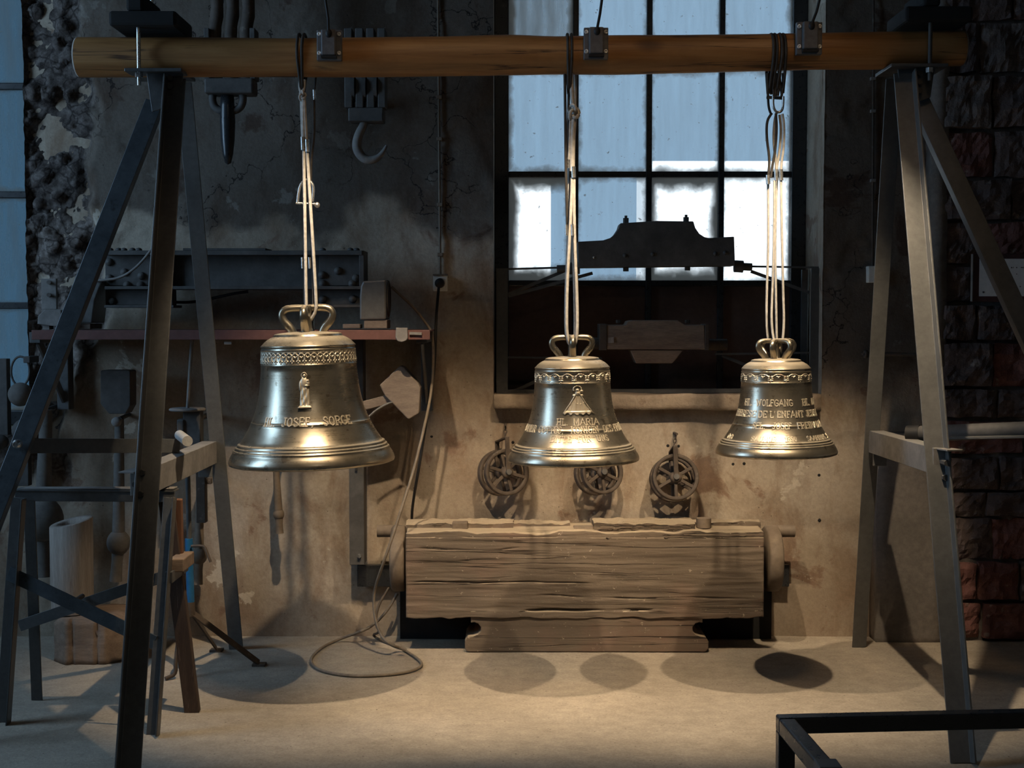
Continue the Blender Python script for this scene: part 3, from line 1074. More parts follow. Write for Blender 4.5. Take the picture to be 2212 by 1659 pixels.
log_box(685, 65, 738, 131, 'grey box with four bright screws on the log right of the left bell rope', ((709, 40), (703, 0), (696, -60)))
log_box(1261, 60, 1314, 128, 'grey box with four bright screws on the log in front of the window', ((1296, 30), (1300, 0), (1306, -60)))
log_box(1720, 48, 1776, 118, 'dull grey box on the log right of the looped black straps', ((1764, 25), (1770, 0), (1780, -60)))

# ================================================================ BELLS
U1 = 0.00192
PROFILE = [(0, 42), (60, 40), (104, 36), (128, 30), (146, 18), (158, 4), (165, 0), (172, -1), (177, 1), (178.3, 5), (177.5, 10), (174.6, 17), (171.2, 22.5), (168.6, 26), (168.0, 27.2),
           (167.4, 28.4), (167.8, 30), (166.6, 32.2), (164.0, 33.2), (163.2, 34.2), (163.4, 36), (162.2, 38.2), (159.4, 39.2), (158.4, 40.2), (158.6, 42), (157.2, 44.4), (153.4, 45.8), (151.5, 47.4),
           (146.5, 55), (140.5, 64), (135.2, 73), (130.6, 82), (127.3, 89), (127.6, 89.6), (127.4, 90.4), (126.6, 90.8), (124.2, 96), (119.4, 108), (115.4, 120), (111.6, 134), (108.4, 150), (106.0, 166), (104.2, 182),
           (102.8, 198), (102.0, 211), (102.6, 212), (102.6, 213.4), (101.4, 214.4), (100.8, 222), (100.2, 232), (100.0, 242), (100.9, 243), (100.9, 245.4), (99.9, 246.2), (99.7, 249), (101.2, 250.2), (101.4, 252.2), (100.2, 253.6),
           (97.5, 256), (93.5, 260.5), (88.0, 265), (80, 269.6), (75.5, 271.4), (73.4, 273.0), (72.8, 275.6), (70.5, 277.6), (64, 279.2), (50, 280.6), (30, 282), (0, 283)]
OUTER = PROFILE[9:]


def prof_r(z):
    for (r0, z0), (r1, z1) in zip(OUTER, OUTER[1:]):
        if z0 <= z <= z1:
            return r0 + (r1 - r0) * (z - z0) / max(z1 - z0, 1e-6)
    return 100.0


GL = {   # strokes in a box 1 high; second item = width
    'A': (.86, [[(0.02, 0), (.43, 1), (.84, 0)], [(.2, .34), (.66, .34)]]), 'B': (.72, [[(.1, 0), (.1, 1), (.5, 1), (.66, .88), (.66, .64), (.5, .53), (.1, .53)], [(.5, .53), (.7, .4), (.7, .14), (.52, 0), (.1, 0)]]),
    'C': (.74, [[(.7, .78), (.56, .96), (.34, 1), (.12, .82), (.06, .5), (.12, .18), (.34, 0), (.56, .04), (.7, .22)]]), 'D': (.78, [[(.12, 0), (.12, 1), (.44, 1), (.66, .84), (.74, .5), (.66, .16), (.44, 0), (.12, 0)]]),
    'E': (.68, [[(.64, .84), (.64, 1), (.12, 1), (.12, 0), (.64, 0), (.64, .16)], [(.12, .52), (.48, .52)]]), 'F': (.66, [[(.62, .84), (.62, 1), (.12, 1), (.12, 0)], [(.12, .52), (.46, .52)], [(0, 0), (.26, 0)]]),
    'G': (.78, [[(.7, .8), (.56, .96), (.34, 1), (.12, .82), (.06, .5), (.12, .18), (.34, 0), (.58, .04), (.72, .16), (.72, .44), (.46, .44)]]), 'H': (.82, [[(.14, 0), (.14, 1)], [(.68, 0), (.68, 1)], [(.14, .5), (.68, .5)], [(.02, 0), (.26, 0)], [(.56, 0), (.8, 0)], [(.02, 1), (.26, 1)], [(.56, 1), (.8, 1)]]),
    'I': (.40, [[(.2, 0), (.2, 1)], [(.04, 0), (.36, 0)], [(.04, 1), (.36, 1)]]), 'J': (.62, [[(.46, 1), (.46, .2), (.34, .02), (.16, .02), (.06, .2)], [(.3, 1), (.62, 1)]]),
    'K': (.80, [[(.14, 0), (.14, 1)], [(.14, .42), (.66, 1)], [(.32, .6), (.7, 0)], [(.02, 0), (.26, 0)], [(.02, 1), (.26, 1)], [(.58, 0), (.8, 0)]]), 'L': (.64, [[(.14, 1), (.14, 0), (.6, 0), (.6, .18)], [(.02, 1), (.28, 1)]]),
    'M': (.96, [[(.12, 0), (.14, 1), (.48, .3), (.82, 1), (.84, 0)], [(.0, 0), (.24, 0)], [(.72, 0), (.96, 0)]]), 'N': (.84, [[(.14, 0), (.14, 1), (.7, 0), (.7, 1)], [(.02, 0), (.26, 0)], [(.58, 1), (.82, 1)]]),
    'O': (.78, [[(.39, 1), (.16, .86), (.07, .5), (.16, .14), (.39, 0), (.62, .14), (.71, .5), (.62, .86), (.39, 1)]]), 'R': (.78, [[(.12, 0), (.12, 1), (.48, 1), (.66, .88), (.66, .62), (.48, .5), (.12, .5)], [(.42, .5), (.72, 0)], [(.0, 0), (.26, 0)]]),
    'S': (.66, [[(.58, .8), (.5, .95), (.32, 1), (.12, .9), (.1, .7), (.24, .56), (.44, .46), (.58, .32), (.56, .1), (.38, 0), (.18, .04), (.08, .2)]]), 'T': (.74, [[(.37, 0), (.37, 1)], [(.04, .84), (.04, 1), (.7, 1), (.7, .84)], [(.24, 0), (.5, 0)]]),
    'U': (.80, [[(.14, 1), (.14, .24), (.28, .02), (.52, .02), (.66, .24), (.66, 1)], [(.02, 1), (.26, 1)], [(.54, 1), (.78, 1)]]), 'W': (1.1, [[(.1, 1), (.3, 0), (.55, .8), (.8, 0), (1.0, 1)], [(0, 1), (.2, 1)], [(.9, 1), (1.1, 1)]]),
    'Z': (.70, [[(.08, .84), (.08, 1), (.62, 1), (.08, 0), (.64, 0), (.64, .16)]]),
    '.': (.34, [[(.1, .04), (.22, .04)]]), ',': (.34, [[(.2, .06), (.1, -.16)]]), "'": (.3, [[(.16, 1), (.1, .76)]]), '-': (.5, [[(.08, .45), (.42, .45)]]),
    '0': (.66, [[(.33, 1), (.12, .8), (.08, .5), (.12, .2), (.33, 0), (.54, .2), (.58, .5), (.54, .8), (.33, 1)]]), '1': (.44, [[(.06, .8), (.24, 1), (.24, 0)], [(.08, 0), (.42, 0)]]),
    '2': (.62, [[(.08, .78), (.2, .97), (.42, .97), (.54, .78), (.46, .55), (.08, 0), (.58, 0)]]), '8': (.64, [[(.32, .54), (.12, .66), (.12, .88), (.32, 1), (.52, .88), (.52, .66), (.32, .54), (.1, .4), (.1, .12), (.32, 0), (.54, .12), (.54, .4), (.32, .54)]]),
    '9': (.64, [[(.56, .6), (.36, .46), (.12, .58), (.1, .84), (.32, 1), (.52, .9), (.56, .6), (.5, .2), (.3, 0), (.14, .08)]]),
}
for a_, b_ in (('Ö', 'O'), ('Ü', 'U')):
    w_, st_ = GL[b_]
    GL[a_] = (w_, st_ + [[(w_ * .28, 1.2), (w_ * .36, 1.2)], [(w_ * .62, 1.2), (w_ * .70, 1.2)]])


class Bell:
    def __init__(s, px, py, scale, tilt, label, name='church_bell'):
        s.u = U1 * scale
        c = W(px, py, BY)
        s.root = thing(name, label, 'bell', c, 'bells hanging from the log')
        s.root.rotation_euler = (0, tilt, 0)
        ORG[s.root.name] = Vector((0, 0, 0))

    def at(s, th, z, h=0.0):
        """point on the bell wall: th radians from the middle of the front (towards +x), z and lift h in profile units"""
        r = prof_r(z)
        e = 1.5
        dr = (prof_r(z + e) - prof_r(z - e)) / (2 * e)
        n = Vector((1, -dr)).normalized()
        r2, z2 = r + n.x * h, z + n.y * h
        return Vector((sin(th) * r2, -cos(th) * r2, z2)) * s.u

    def body(s):
        mb = MB().lathe([(r * s.u, z * s.u) for r, z in PROFILE], 144, (0, 0, 0))
        return mb.build('bell_body', M['bronze'], s.root)

    def crown(s, n, rot):
        base = 281
        path = [(32, -2), (33.5, 3), (37, 10), (44, 17), (51, 25), (55, 34), (54.5, 42), (49, 48.5), (40, 51.5), (28, 52), (14, 52), (4, 52)]
        for k in range(n):
            a = rot + 2 * pi * k / n
            pts = [Vector((cos(a) * r, sin(a) * r, base + z)) * s.u for r, z in path]
            sm = []
            for i in range(len(pts) - 1):
                sm += [pts[i], pts[i].lerp(pts[i + 1], .5)]
            sm.append(pts[-1])
            for _ in range(2):
                sm = [sm[0]] + [(sm[i - 1] + sm[i] * 2 + sm[i + 1]) / 4 for i in range(1, len(sm) - 1)] + [sm[-1]]
            m = len(sm)
            MB().tube(sm, [s.u * (9.6 - 2.6 * i / m) for i in range(m)], 12, flat=0.8).build('crown_arm', M['bronze_crown'], s.root)
        MB().lathe([(r * s.u, (base + z) * s.u) for r, z in ((15, -1), (12, 3), (10, 10), (9.5, 30), (10, 40), (12, 46), (12, 54), (10, 57), (5, 58.5), (0, 59))], 20, (0, 0, 0)).build('crown_post', M['bronze_crown'], s.root)

    def text(s, line, zc, h, name='lettering'):
        """line = list of (word, start angle, end angle) in degrees"""
        rise = 1.5
        for word, a0, a1 in line:
            mb = MB()
            tot = sum(GL[c][0] + 0.10 for c in word) - 0.10
            pos = 0.0
            for c in word:
                w, strokes = GL[c]
                for st in strokes:
                    for (x0, y0), (x1, y1) in zip(st, st[1:]):
                        dx, dy = x1 - x0, y1 - y0
                        ln = sqrt(dx * dx + dy * dy)
                        if ln < 1e-6:
                            continue
                        dx, dy = dx / ln, dy / ln
                        k = 0.092
                        ring = []
                        for lift, sh in ((-0.5, 1.25), (rise, 0.62)):
                            for ex, ey in ((-1, -1), (1, -1), (1, 1), (-1, 1)):
                                bx = (x0 if ex < 0 else x1) + dx * ex * k * sh * 0.8 - dy * ey * k * sh
                                by = (y0 if ex < 0 else y1) + dy * ex * k * sh * 0.8 + dx * ey * k * sh
                                th = radians(a0 + (a1 - a0) * (pos + bx) / tot)
                                ring.append(s.at(th, zc - h / 2 + by * h, lift))
                        mb.add(ring, [(4, 5, 6, 7), (0, 1, 5, 4), (1, 2, 6, 5), (2, 3, 7, 6), (3, 0, 4, 7)])
                pos += w + 0.10
            mb.build(name, M['bronze_relief'], s.root)

    def relief(s, th0, z0, z1, halfw, fn, nx, nz, name, lift=1.0, around=1):
        """height field over the bell wall: fn(u, v) in profile units of lift; u in -1..1 across, v in 0..1 upward"""
        mb = MB()
        for q in range(around):
            c = th0 + 2 * pi * q / around
            vs, hs = [], []
            for j in range(nz + 1):
                for i in range(nx + 1):
                    u, v = -1 + 2 * i / nx, j / nz
                    h = fn(u, v)
                    hs.append(h)
                    vs.append(s.at(c + u * halfw, z0 + (z1 - z0) * v, h * lift if h > 0 else -0.6))
            fs = []
            for j in range(nz):
                for i in range(nx):
                    f = (j * (nx + 1) + i, j * (nx + 1) + i + 1, (j + 1) * (nx + 1) + i + 1, (j + 1) * (nx + 1) + i)
                    if max(hs[k] for k in f) > 0:
                        fs.append(f)
            mb.add(vs, fs, True)
        return mb.build(name, M['bronze_relief'], s.root)


def dome(u, v, cu, cv, ru, rv, h):
    d = 1 - ((u - cu) / ru) ** 2 - ((v - cv) / rv) ** 2
    return h * sqrt(d) if d > 0 else 0.0


def ringd(u, v, cu, cv, ru, rv, w, h):
    d = sqrt(((u - cu) / ru) ** 2 + ((v - cv) / rv) ** 2)
    e = 1 - ((d - 1) / w) ** 2
    return h * sqrt(e) if e > 0 else 0.0


def frieze_a(u, v):
    """pointed arches with trefoils beneath a dotted fillet"""
    h = 0.0
    if v > 0.86:
        return 1.3 if (abs((u * 3) % 1 - 0.5) < 0.36) else 0.25
    for cu in (-1, 0, 1):
        if v > 0.42:
            h = max(h, ringd(u, v, cu, 0.44, 0.52, 0.36, 0.17, 1.7))
    for cu in (-0.5, 0.5):
        h = max(h, dome(u, v, cu, 0.34, 0.13, 0.12, 2.0), dome(u, v, cu - 0.24, 0.22, 0.13, 0.09, 1.9), dome(u, v, cu + 0.24, 0.22, 0.13, 0.09, 1.9), dome(u, v, cu, 0.1, 0.10, 0.09, 1.7))
    for cu in (-1, 0, 1):
        h = max(h, dome(u, v, cu - 0.18, 0.56, 0.12, 0.08, 1.5), dome(u, v, cu + 0.18, 0.56, 0.12, 0.08, 1.5), dome(u, v, cu, 0.48, 0.10, 0.08, 1.5))
    return h if h > 0.12 else 0.0


def frieze_b(u, v):
    """hanging flower clusters joined by low arcs beneath a dotted fillet"""
    h = 0.0
    if v > 0.88:
        return 1.3 if (abs((u * 4) % 1 - 0.5) < 0.34) else 0.25
    for cu in (-1, 1):
        if v > 0.58:
            h = max(h, ringd(u, v, cu, 0.56, 0.66, 0.26, 0.16, 1.8))
    for cu, cv, r in ((0, .22, .13), (0, .04, .10), (-.2, .42, .15), (.2, .42, .15), (-.16, .6, .12), (.16, .6, .12), (-.24, .22, .12), (.24, .22, .12), (-1, .52, .16), (1, .52, .16), (-.8, .62, .1), (.8, .62, .1)):
        h = max(h, dome(u, v, cu, cv, r, r * 0.72, 2.3))
    return h if h > 0.12 else 0.0


def fig_standing(u, v):
    """robed standing figure with a halo and a child on the arm, on a narrow ledge"""
    h = 0.0
    if v < 0.045:
        return 5.0 if abs(u) < 0.95 else 0.0
    if v < 0.07:
        h = 3.0 if abs(u) < 0.8 else 0
    h = max(h, ringd(u, v, -0.05, 0.90, 0.42, 0.082, 0.16, 1.6), dome(u, v, 0.0, 0.895, 0.24, 0.05, 5.0))
    h = max(h, dome(u, v, -0.05, 0.70, 0.62, 0.16, 4.2), dome(u, v, 0.5, 0.75, 0.22, 0.045, 5.0), dome(u, v, 0.5, 0.68, 0.28, 0.075, 4.4), dome(u, v, 0.3, 0.62, 0.5, 0.03, 5.2), dome(u, v, -0.66, 0.62, 0.2, 0.15, 3.2))
    if 0.05 < v < 0.72:
        w = 0.60 + 0.2 * (0.72 - v)
        e = 1 - (u / w) ** 2
        if e > 0:
            fold = 0.9 * sin(u * 13 + v * 9) + 0.6 * sin(u * 7 - v * 22)
            h = max(h, (2.9 + fold * (0.9 if v < 0.55 else 0.5)) * sqrt(e))
    return h if h > 0.12 else 0.0


def fig_cloak(u, v):
    """crowned figure in a wide triangular cloak"""
    h = 0.0
    if v < 0.70:
        w = 0.97 - 0.80 * (v / 0.70) ** 0.95
        if v < 0.05 + 0.035 * sin(u * 18) - 0.05 * (1 - abs(u)):
            return 0.0
        if abs(u) < w:
            e = w - abs(u)
            h = 1.1 + 0.5 * sin(u * 22 / (0.45 + (0.7 - v)))
            if e < 0.075:
                h = 3.1
            if v < 0.12:
                h = max(h, 2.9)
            if abs(u) < 0.33 + 0.22 * (0.6 - v):
                h += 1.0
            h = max(h, ringd(u, v, 0.08, 0.46, 0.3, 0.10, 0.16, 2.6) if v < 0.5 else 0)
    h = max(h, dome(u, v, 0.0, 0.73, 0.17, 0.09, 4.6), dome(u, v, -0.02, 0.84, 0.11, 0.06, 5.2), dome(u, v, 0.24, 0.80, 0.10, 0.055, 4.4), dome(u, v, -0.24, 0.66, 0.1, 0.05, 3.6), dome(u, v, 0.24, 0.66, 0.1, 0.05, 3.6))
    h = max(h, ringd(u, v, -0.02, 0.86, 0.25, 0.125, 0.17, 2.0) if v > 0.80 else 0.0)
    return h if h > 0.12 else 0.0


b1 = Bell(674.5, 998, 1.0, -radians(1.5), 'largest of the three bronze bells, at the left, with a standing robed figure')
b1.body(); b1.crown(4, 0.0)
b1.relief(0, 214.6, 243, 2 * pi / 48, frieze_a, 30, 22, 'frieze', 1.0, 24)
b1.relief(radians(3), 124, 199, 0.128, fig_standing, 44, 80, 'relief_figure')
b1.text([('HL.', -41, -27), ('JOSEF,', -19.8, 11.3), ('SORGE', 20.3, 50.3)], 96, 17)

b2 = Bell(1238.5, 994.5, 0.799, -radians(0.8), 'middle bronze bell, with a figure in a wide triangular cloak')
b2.body(); b2.crown(4, 0.0)
b2.relief(0, 214.6, 243, 2 * pi / 36, frieze_b, 36, 24, 'frieze', 1.0, 18)
b2.relief(radians(5), 131, 208, 0.41, fig_cloak, 80, 70, 'relief_figure')
b2.text([('HL.', -23.6, -8.8), ('MARIA', -2.1, 32.2)], 113, 16.5)
b2.text([('MUTTER', -88, -54), ('GOTTES,', -48, -13.6), ('KÖNIGIN', -5, 29.4), ('DES', 36.2, 52.8), ('FRIEDENS', 57, 104)], 92.5, 16.5)
b2.text([('BITTE', -28, -4.3), ('FÜR', 2.6, 17.2), ('UNS', 23.8, 39.5)], 70, 14.5)

b3 = Bell(1676.5, 979.5, 0.731, -radians(0.6), 'smallest bronze bell, at the right, with four rows of raised lettering')
b3.body(); b3.crown(6, radians(8))
b3.relief(0.1, 214.6, 243, 2 * pi / 28, frieze_b, 36, 24, 'frieze', 1.0, 14)
b3.text([('HL.', -67, -49), ('WOLFGANG', -42.5, 14.8), ('HL.', 32.3, 51.1), ('ELISABETH', 58, 118)], 156, 17.5)
b3.text([('THERESE', -92, -41), ('DE', -37.3, -24.2), ("L'", -19.7, -12), ('ENFANT', -9.7, 31.2), ('JESUS', 36, 64), ('E.', 70, 80)], 123.5, 17.5)
b3.text([('SEL.', -43, -25), ('JOSEF', -16, 9), ('FREINADEMETZ', 17, 92)], 91, 16.5)
b3.text([('08', -82, -69), ('SAUMUR', -39.8, -10.2), ('1890', -1.5, 12), ('SAARBURG', 25.3, 60.8), ('20', 67, 77)], 55, 12.5)


# ================================================================ SLINGS
def smooth(pts, k=3):
    out = [Vector(p) for p in pts]
    for _ in range(k):
        q = [out[0]]
        for i in range(len(out) - 1):
            q += [out[i].lerp(out[i + 1], .25), out[i].lerp(out[i + 1], .75)]
        q.append(out[-1])
        out = q
    return out


def strand(root, name, pts, r, m, n=8):
    return MB().tube(smooth(pts, 2), r, n).build(name, m, root)


def log_loop(root, px, r, m, px_low=None, name='strap'):
    """loop over the log at pixel column px, closing below at px_low"""
    x = W(px, 120, BY).x
    c = W(px, 119, BY)
    xl = W(px_low or px, 200, BY).x
    R = 0.083
    pts = []
    for k in range(17):
        a = pi * (-0.12 + 1.24 * k / 16)
        pts.append(V(x + (xl - x) * 0.15 * abs(k - 8) / 8, BY - cos(a) * R, c.z + sin(a) * R))
    low = V(xl, BY, c.z - 0.155)
    pts = [low + V(0, -0.012, 0), V(xl * .6 + x * .4, BY - 0.055, c.z - 0.08)] + pts + [V(xl * .6 + x * .4, BY + 0.055, c.z - 0.08), low + V(0, 0.012, 0)]
    return MB().tube(smooth(pts, 1), r, 8).build(name, m, root)


def ferrule(root, px, py0, py1, dy=0.0, m='zinc', r=0.0085):
    a, b = W(px, py0, BY + dy), W(px + 1, py1, BY + dy)
    return MB().cyl(a, b, r, 12).build('ferrule', M[m], root, bevel=0.0015)


def knot(root, px, py, s=1.0):
    c = W(px, py, BY - 0.02)
    pts = []
    for k in range(40):
        a = 2 * pi * k / 40
        pts.append(c + V((0.014 + 0.008 * cos(3 * a)) * cos(2 * a), 0.016 * sin(3 * a), (0.020 + 0.008 * cos(3 * a)) * sin(2 * a) * 1.2) * s)
    return MB().tube(pts, 0.0075 * s, 8, closed=True).build('knot', M['rope'], root)


Yf, Yb = BY - 0.022, BY + 0.022
s1 = thing('rope_sling', 'white cord sling with a steel shackle, from the log to the left bell', 'rope', W(668, 690, BY), 'slings between log and bells')
log_loop(s1, 648, 0.0062, M['rope_dark'], 652)
log_loop(s1, 659, 0.0062, M['rope_dark'], 655)
MB().tube(smooth([W(648, 172, Yf), W(647, 190, Yf), W(652, 205, Yf), W(657, 190, Yf), W(658, 172, Yf)], 2), 0.006, 8).build('hook_loop', M['rope'], s1)
knot(s1, 653, 207, 0.62)
MB().tube(smooth([W(653, 205, BY - .01), W(654, 250, BY - .01), W(656, 300, BY - .012)], 2), 0.0105, 8).build('cord', M['rope'], s1)
strand(s1, 'cord', [W(655, 210, Yf), W(656, 320, Yf), W(659, 480, Yf), W(661, 640, Yf), W(662, 672, Yf), W(670, 692, BY)], 0.0068, M['rope'])
strand(s1, 'cord', [W(657, 210, Yf), W(663, 320, Yf), W(671, 450, Yf), W(678, 560, Yf), W(683, 650, Yf), W(683, 672, Yf), W(671, 692, BY)], 0.0068, M['rope'])
strand(s1, 'cord', [W(656, 215, Yb), W(660, 400, Yb), W(658, 560, Yb), W(658, 672, Yb), W(670, 693, BY)], 0.0062, M['rope_dark'])
strand(s1, 'cord', [W(658, 215, Yb), W(668, 400, Yb), W(676, 560, Yb), W(678, 672, Yb), W(671, 693, BY)], 0.0062, M['rope_dark'])
for px, a, b, dy in ((653.5, 296, 324, -.026), (663, 301, 328, -.026), (653, 556, 580, .02), (668.5, 556, 580, .02)):
    ferrule(s1, px, a, b, dy, r=0.0088 if dy < 0 else 0.006)
strand(s1, 'cord', [W(682, 165, Yb), W(680, 190, Yb), W(677, 205, Yb)], 0.0045, M['rope_dark'])
ferrule(s1, 678.5, 194, 216, .022, r=0.0062)
strand(s1, 'cord', [W(678, 216, Yb), W(679, 290, Yb), W(672, 340, Yb), W(671, 395, Yb)], 0.0062, M['rope_dark'])
c0 = W(662, 395, BY)
MB().tube(smooth([W(643, 437, BY), W(645, 415, BY), W(650, 397, BY), W(662, 386, BY), W(673, 394, BY), W(678, 406, BY), W(675, 436, BY)], 3), 0.0062, 10).build('shackle', M['zinc'], s1)
MB().cyl(W(639, 439, BY), W(684, 441, BY), 0.0055, 10).lathe([(0, -.006), (.011, -.006), (.012, 0), (.011, .006), (0, .006)], 14, W(685, 443, BY), (0.2, -1, 0)).build('shackle_pin', M['zinc'], s1)

s2 = thing('rope_sling', 'white knotted cord sling from the log to the middle bell', 'rope', W(1236, 748, BY), 'slings between log and bells')
log_loop(s2, 1225, 0.006, M['rope_dark'], 1228)
log_loop(s2, 1234, 0.006, M['rope_dark'], 1231)
strand(s2, 'cord', [W(1220, 160, Yf), W(1221, 230, Yf), W(1222, 330, Yf), W(1223, 400, Yf), W(1226, 500, Yb)], 0.0058, M['rope_dark'])
strand(s2, 'cord', [W(1229, 160, BY), W(1228, 240, BY), W(1226, 330, BY), W(1228, 360, BY)], 0.0058, M['rope_dark'])
strand(s2, 'cord', [W(1233, 158, Yf), W(1236, 210, Yf), W(1239, 238, Yf)], 0.0085, M['rope'])
strand(s2, 'cord', [W(1242, 158, Yb), W(1243, 200, Yb), W(1242, 238, Yb)], 0.006, M['rope'])
knot(s2, 1239, 244, 1.0)
strand(s2, 'cord', [W(1240, 255, Yf), W(1237, 300, Yf), W(1236, 370, Yf)], 0.0115, M['rope'])
strand(s2, 'cord', [W(1232, 262, Yf), W(1231, 300, Yf), W(1229, 345, Yf)], 0.0062, M['rope'])
ferrule(s2, 1238, 360, 384, -.026, r=0.0098)
ferrule(s2, 1227, 341, 363, -.02, r=0.0062)
strand(s2, 'cord', [W(1236, 384, Yf), W(1234, 440, Yf), W(1230, 520, Yf), W(1224, 640, Yf), W(1224, 735, Yf), W(1237, 749, BY)], 0.0068, M['rope'])
strand(s2, 'cord', [W(1240, 384, Yf), W(1240, 450, Yf), W(1242, 540, Yf), W(1247, 650, Yf), W(1247, 735, Yf), W(1238, 749, BY)], 0.0068, M['rope'])
strand(s2, 'cord', [W(1229, 364, Yb), W(1228, 430, Yb), W(1227, 520, Yb), W(1222, 640, Yb), W(1222, 735, Yb), W(1237, 750, BY)], 0.0062, M['rope'])
strand(s2, 'cord', [W(1233, 384, Yb), W(1236, 500, Yb), W(1241, 600, Yb), W(1243, 735, Yb), W(1238, 750, BY)], 0.0062, M['rope'])
for px, a, b in ((1223, 485, 509), (1236, 485, 509)):
    ferrule(s2, px, a, b, -.03, r=0.0062)

s3 = thing('rope_sling', 'sling of looped black straps and thin cords from the log to the right bell', 'rope', W(1676, 748, BY), 'slings between log and bells')
for px, lo, r in ((1664, 1660, .0062), (1671, 1667, .0062), (1682, 1676, .0068), (1689, 1690, .0062)):
    log_loop(s3, px, r, M['rope_dark'], lo)
for pts_ in (((1658, 158), (1658, 185), (1659, 207)), ((1668, 158), (1670, 190), (1672, 207)), ((1677, 158), (1676, 190), (1675, 209)), ((1691, 158), (1692, 185), (1688, 208)), ((1685, 158), (1683, 185), (1680, 207))):
    strand(s3, 'cord', [W(x, y, Yf) for x, y in pts_], 0.0056, M['rope_dark'])
MB().cyl(W(1656, 210, BY), W(1692, 212, BY), 0.0068, 10).build('bar', M['iron'], s3)
MB().tube(smooth([W(1670, 208, Yf), W(1670, 232, Yf), W(1678, 244, Yf), W(1690, 240, Yf), W(1692, 222, Yf), W(1692, 208, Yf)], 3), 0.0052, 8).build('link', M['zinc'], s3)
MB().tube(smooth([W(1659, 208, Yb), W(1660, 230, Yb), W(1664, 244, Yb), W(1668, 248, Yb)], 2), 0.0052, 8).build('link', M['rope_dark'], s3)
for i, (pts_, m_) in enumerate(((((1666, 246), (1656, 262), (1656, 300), (1663, 345), (1659, 386)), 'rope_dark'), (((1678, 240), (1672, 268), (1671, 310), (1677, 352), (1676, 378)), 'rope'),
                                (((1676, 245), (1678, 280), (1674, 330), (1668, 360), (1665, 384)), 'rope_dark'), (((1684, 248), (1688, 280), (1684, 330), (1678, 360), (1676, 378)), 'rope'), (((1690, 246), (1694, 270), (1693, 320), (1688, 350), (1687, 378)), 'rope'))):
    strand(s3, 'cord', [W(x, y, Yf + 0.006 * (i % 2)) for x, y in pts_], 0.0055, M[m_])
for px, a, b in ((1658.5, 378, 398), (1676, 366, 390), (1686.5, 366, 390)):
    ferrule(s3, px, a, b, -.022, r=0.0088)
for i, (pts_, dy) in enumerate(((((1659, 398), (1660, 520), (1656, 640), (1656, 700), (1660, 742)), .02), (((1673, 390), (1672, 520), (1668, 640), (1666, 700), (1674, 748)), -.022), (((1678, 390), (1674, 520), (1676, 640), (1678, 742)), -.022 + .03), (((1687, 390), (1689, 520), (1692, 640), (1694, 700), (1690, 742)), -.02))):
    strand(s3, 'cord', [W(x, y, BY + dy) for x, y in pts_], 0.0052, M['rope'])


# ================================================================ OLD OAK YOKE ON THE FLOOR
YF = FL(1267, 1411).y          # its front face
root = thing('bell_yoke', 'massive cracked oak bell yoke standing on the floor under the window', 'yoke', (W(1267, 1411, YF).x, YF + 0.15, 0))
x0, x1 = xx(877, 1240, YF), xx(1650, 1240, YF)
z0, z1 = zy(1335, YF), zy(1147, YF)
rnd = random.Random(11)


def ragged(p):
    # broken upper arris and uneven underside
    if p.z > z1 - 0.03 and p.y < YF + 0.05:
        p.z -= 0.020 * max(0.0, noise.fractal(Vector((p.x * 5, 1, 0)), 1.0, 2.0, 4) + 0.35)
        p.y += 0.012 * abs(noise.noise(Vector((p.x * 11, 2, 0))))
    if p.z < z0 + 0.03:
        p.z += 0.010 * noise.fractal(Vector((p.x * 8, 5, 0)), 1.0, 2.0, 3)
    # long checks run along the grain of the face
    if p.y < YF + 0.03:
        for zc, w, dep, ph, xa, xb in ((0.50, .0045, .010, 0.0, -.5, .05), (0.34, .0045, .012, 3.1, -.5, .5), (0.27, .004, .010, 4.2, .1, 1.2), (0.205, .008, .03, 5.0, .05, .68)):
            if xa < p.x < xb:
                c = zc + 0.012 * noise.fractal(Vector((p.x * 2.2, ph * 3, 0)), 1.0, 2.0, 3)
                q = 1 - abs(p.z - c) / w
                if q > 0:
                    fade = min(1, (p.x - xa) / .08, (xb - p.x) / .08) * sstep(-0.25, 0.1, noise.noise(Vector((p.x * 3, ph, 4))))
                    p.y += dep * q * fade
        p.y += 0.004 * noise.fractal(Vector((p.x * 2, p.z * 26, 0)), 1.0, 2.0, 4)
    return p


mb = rough_box(MB(), (x0, YF, z0), (x1, YF + 0.265, z1), (190, 6, 110), 0.003, 3.0, 0.0, True, ragged)
mb.build('beam', M['oak'], root)
# torn upper laths of the beam
for a, b, hh, dp in ((877, 1110, .035, .10), (1105, 1232, .022, .14), (1284, 1500, .046, .05), (1290, 1650, .03, .16)):
    rough_box(MB(), (xx(a, 1140, YF + .1), YF + dp, z1 - 0.02), (xx(b, 1140, YF + .1), YF + 0.262, z1 + hh * .55), (40, 4, 4), 0.009, 16.0, a * .1, False).build('splinter', M['oak'], root)
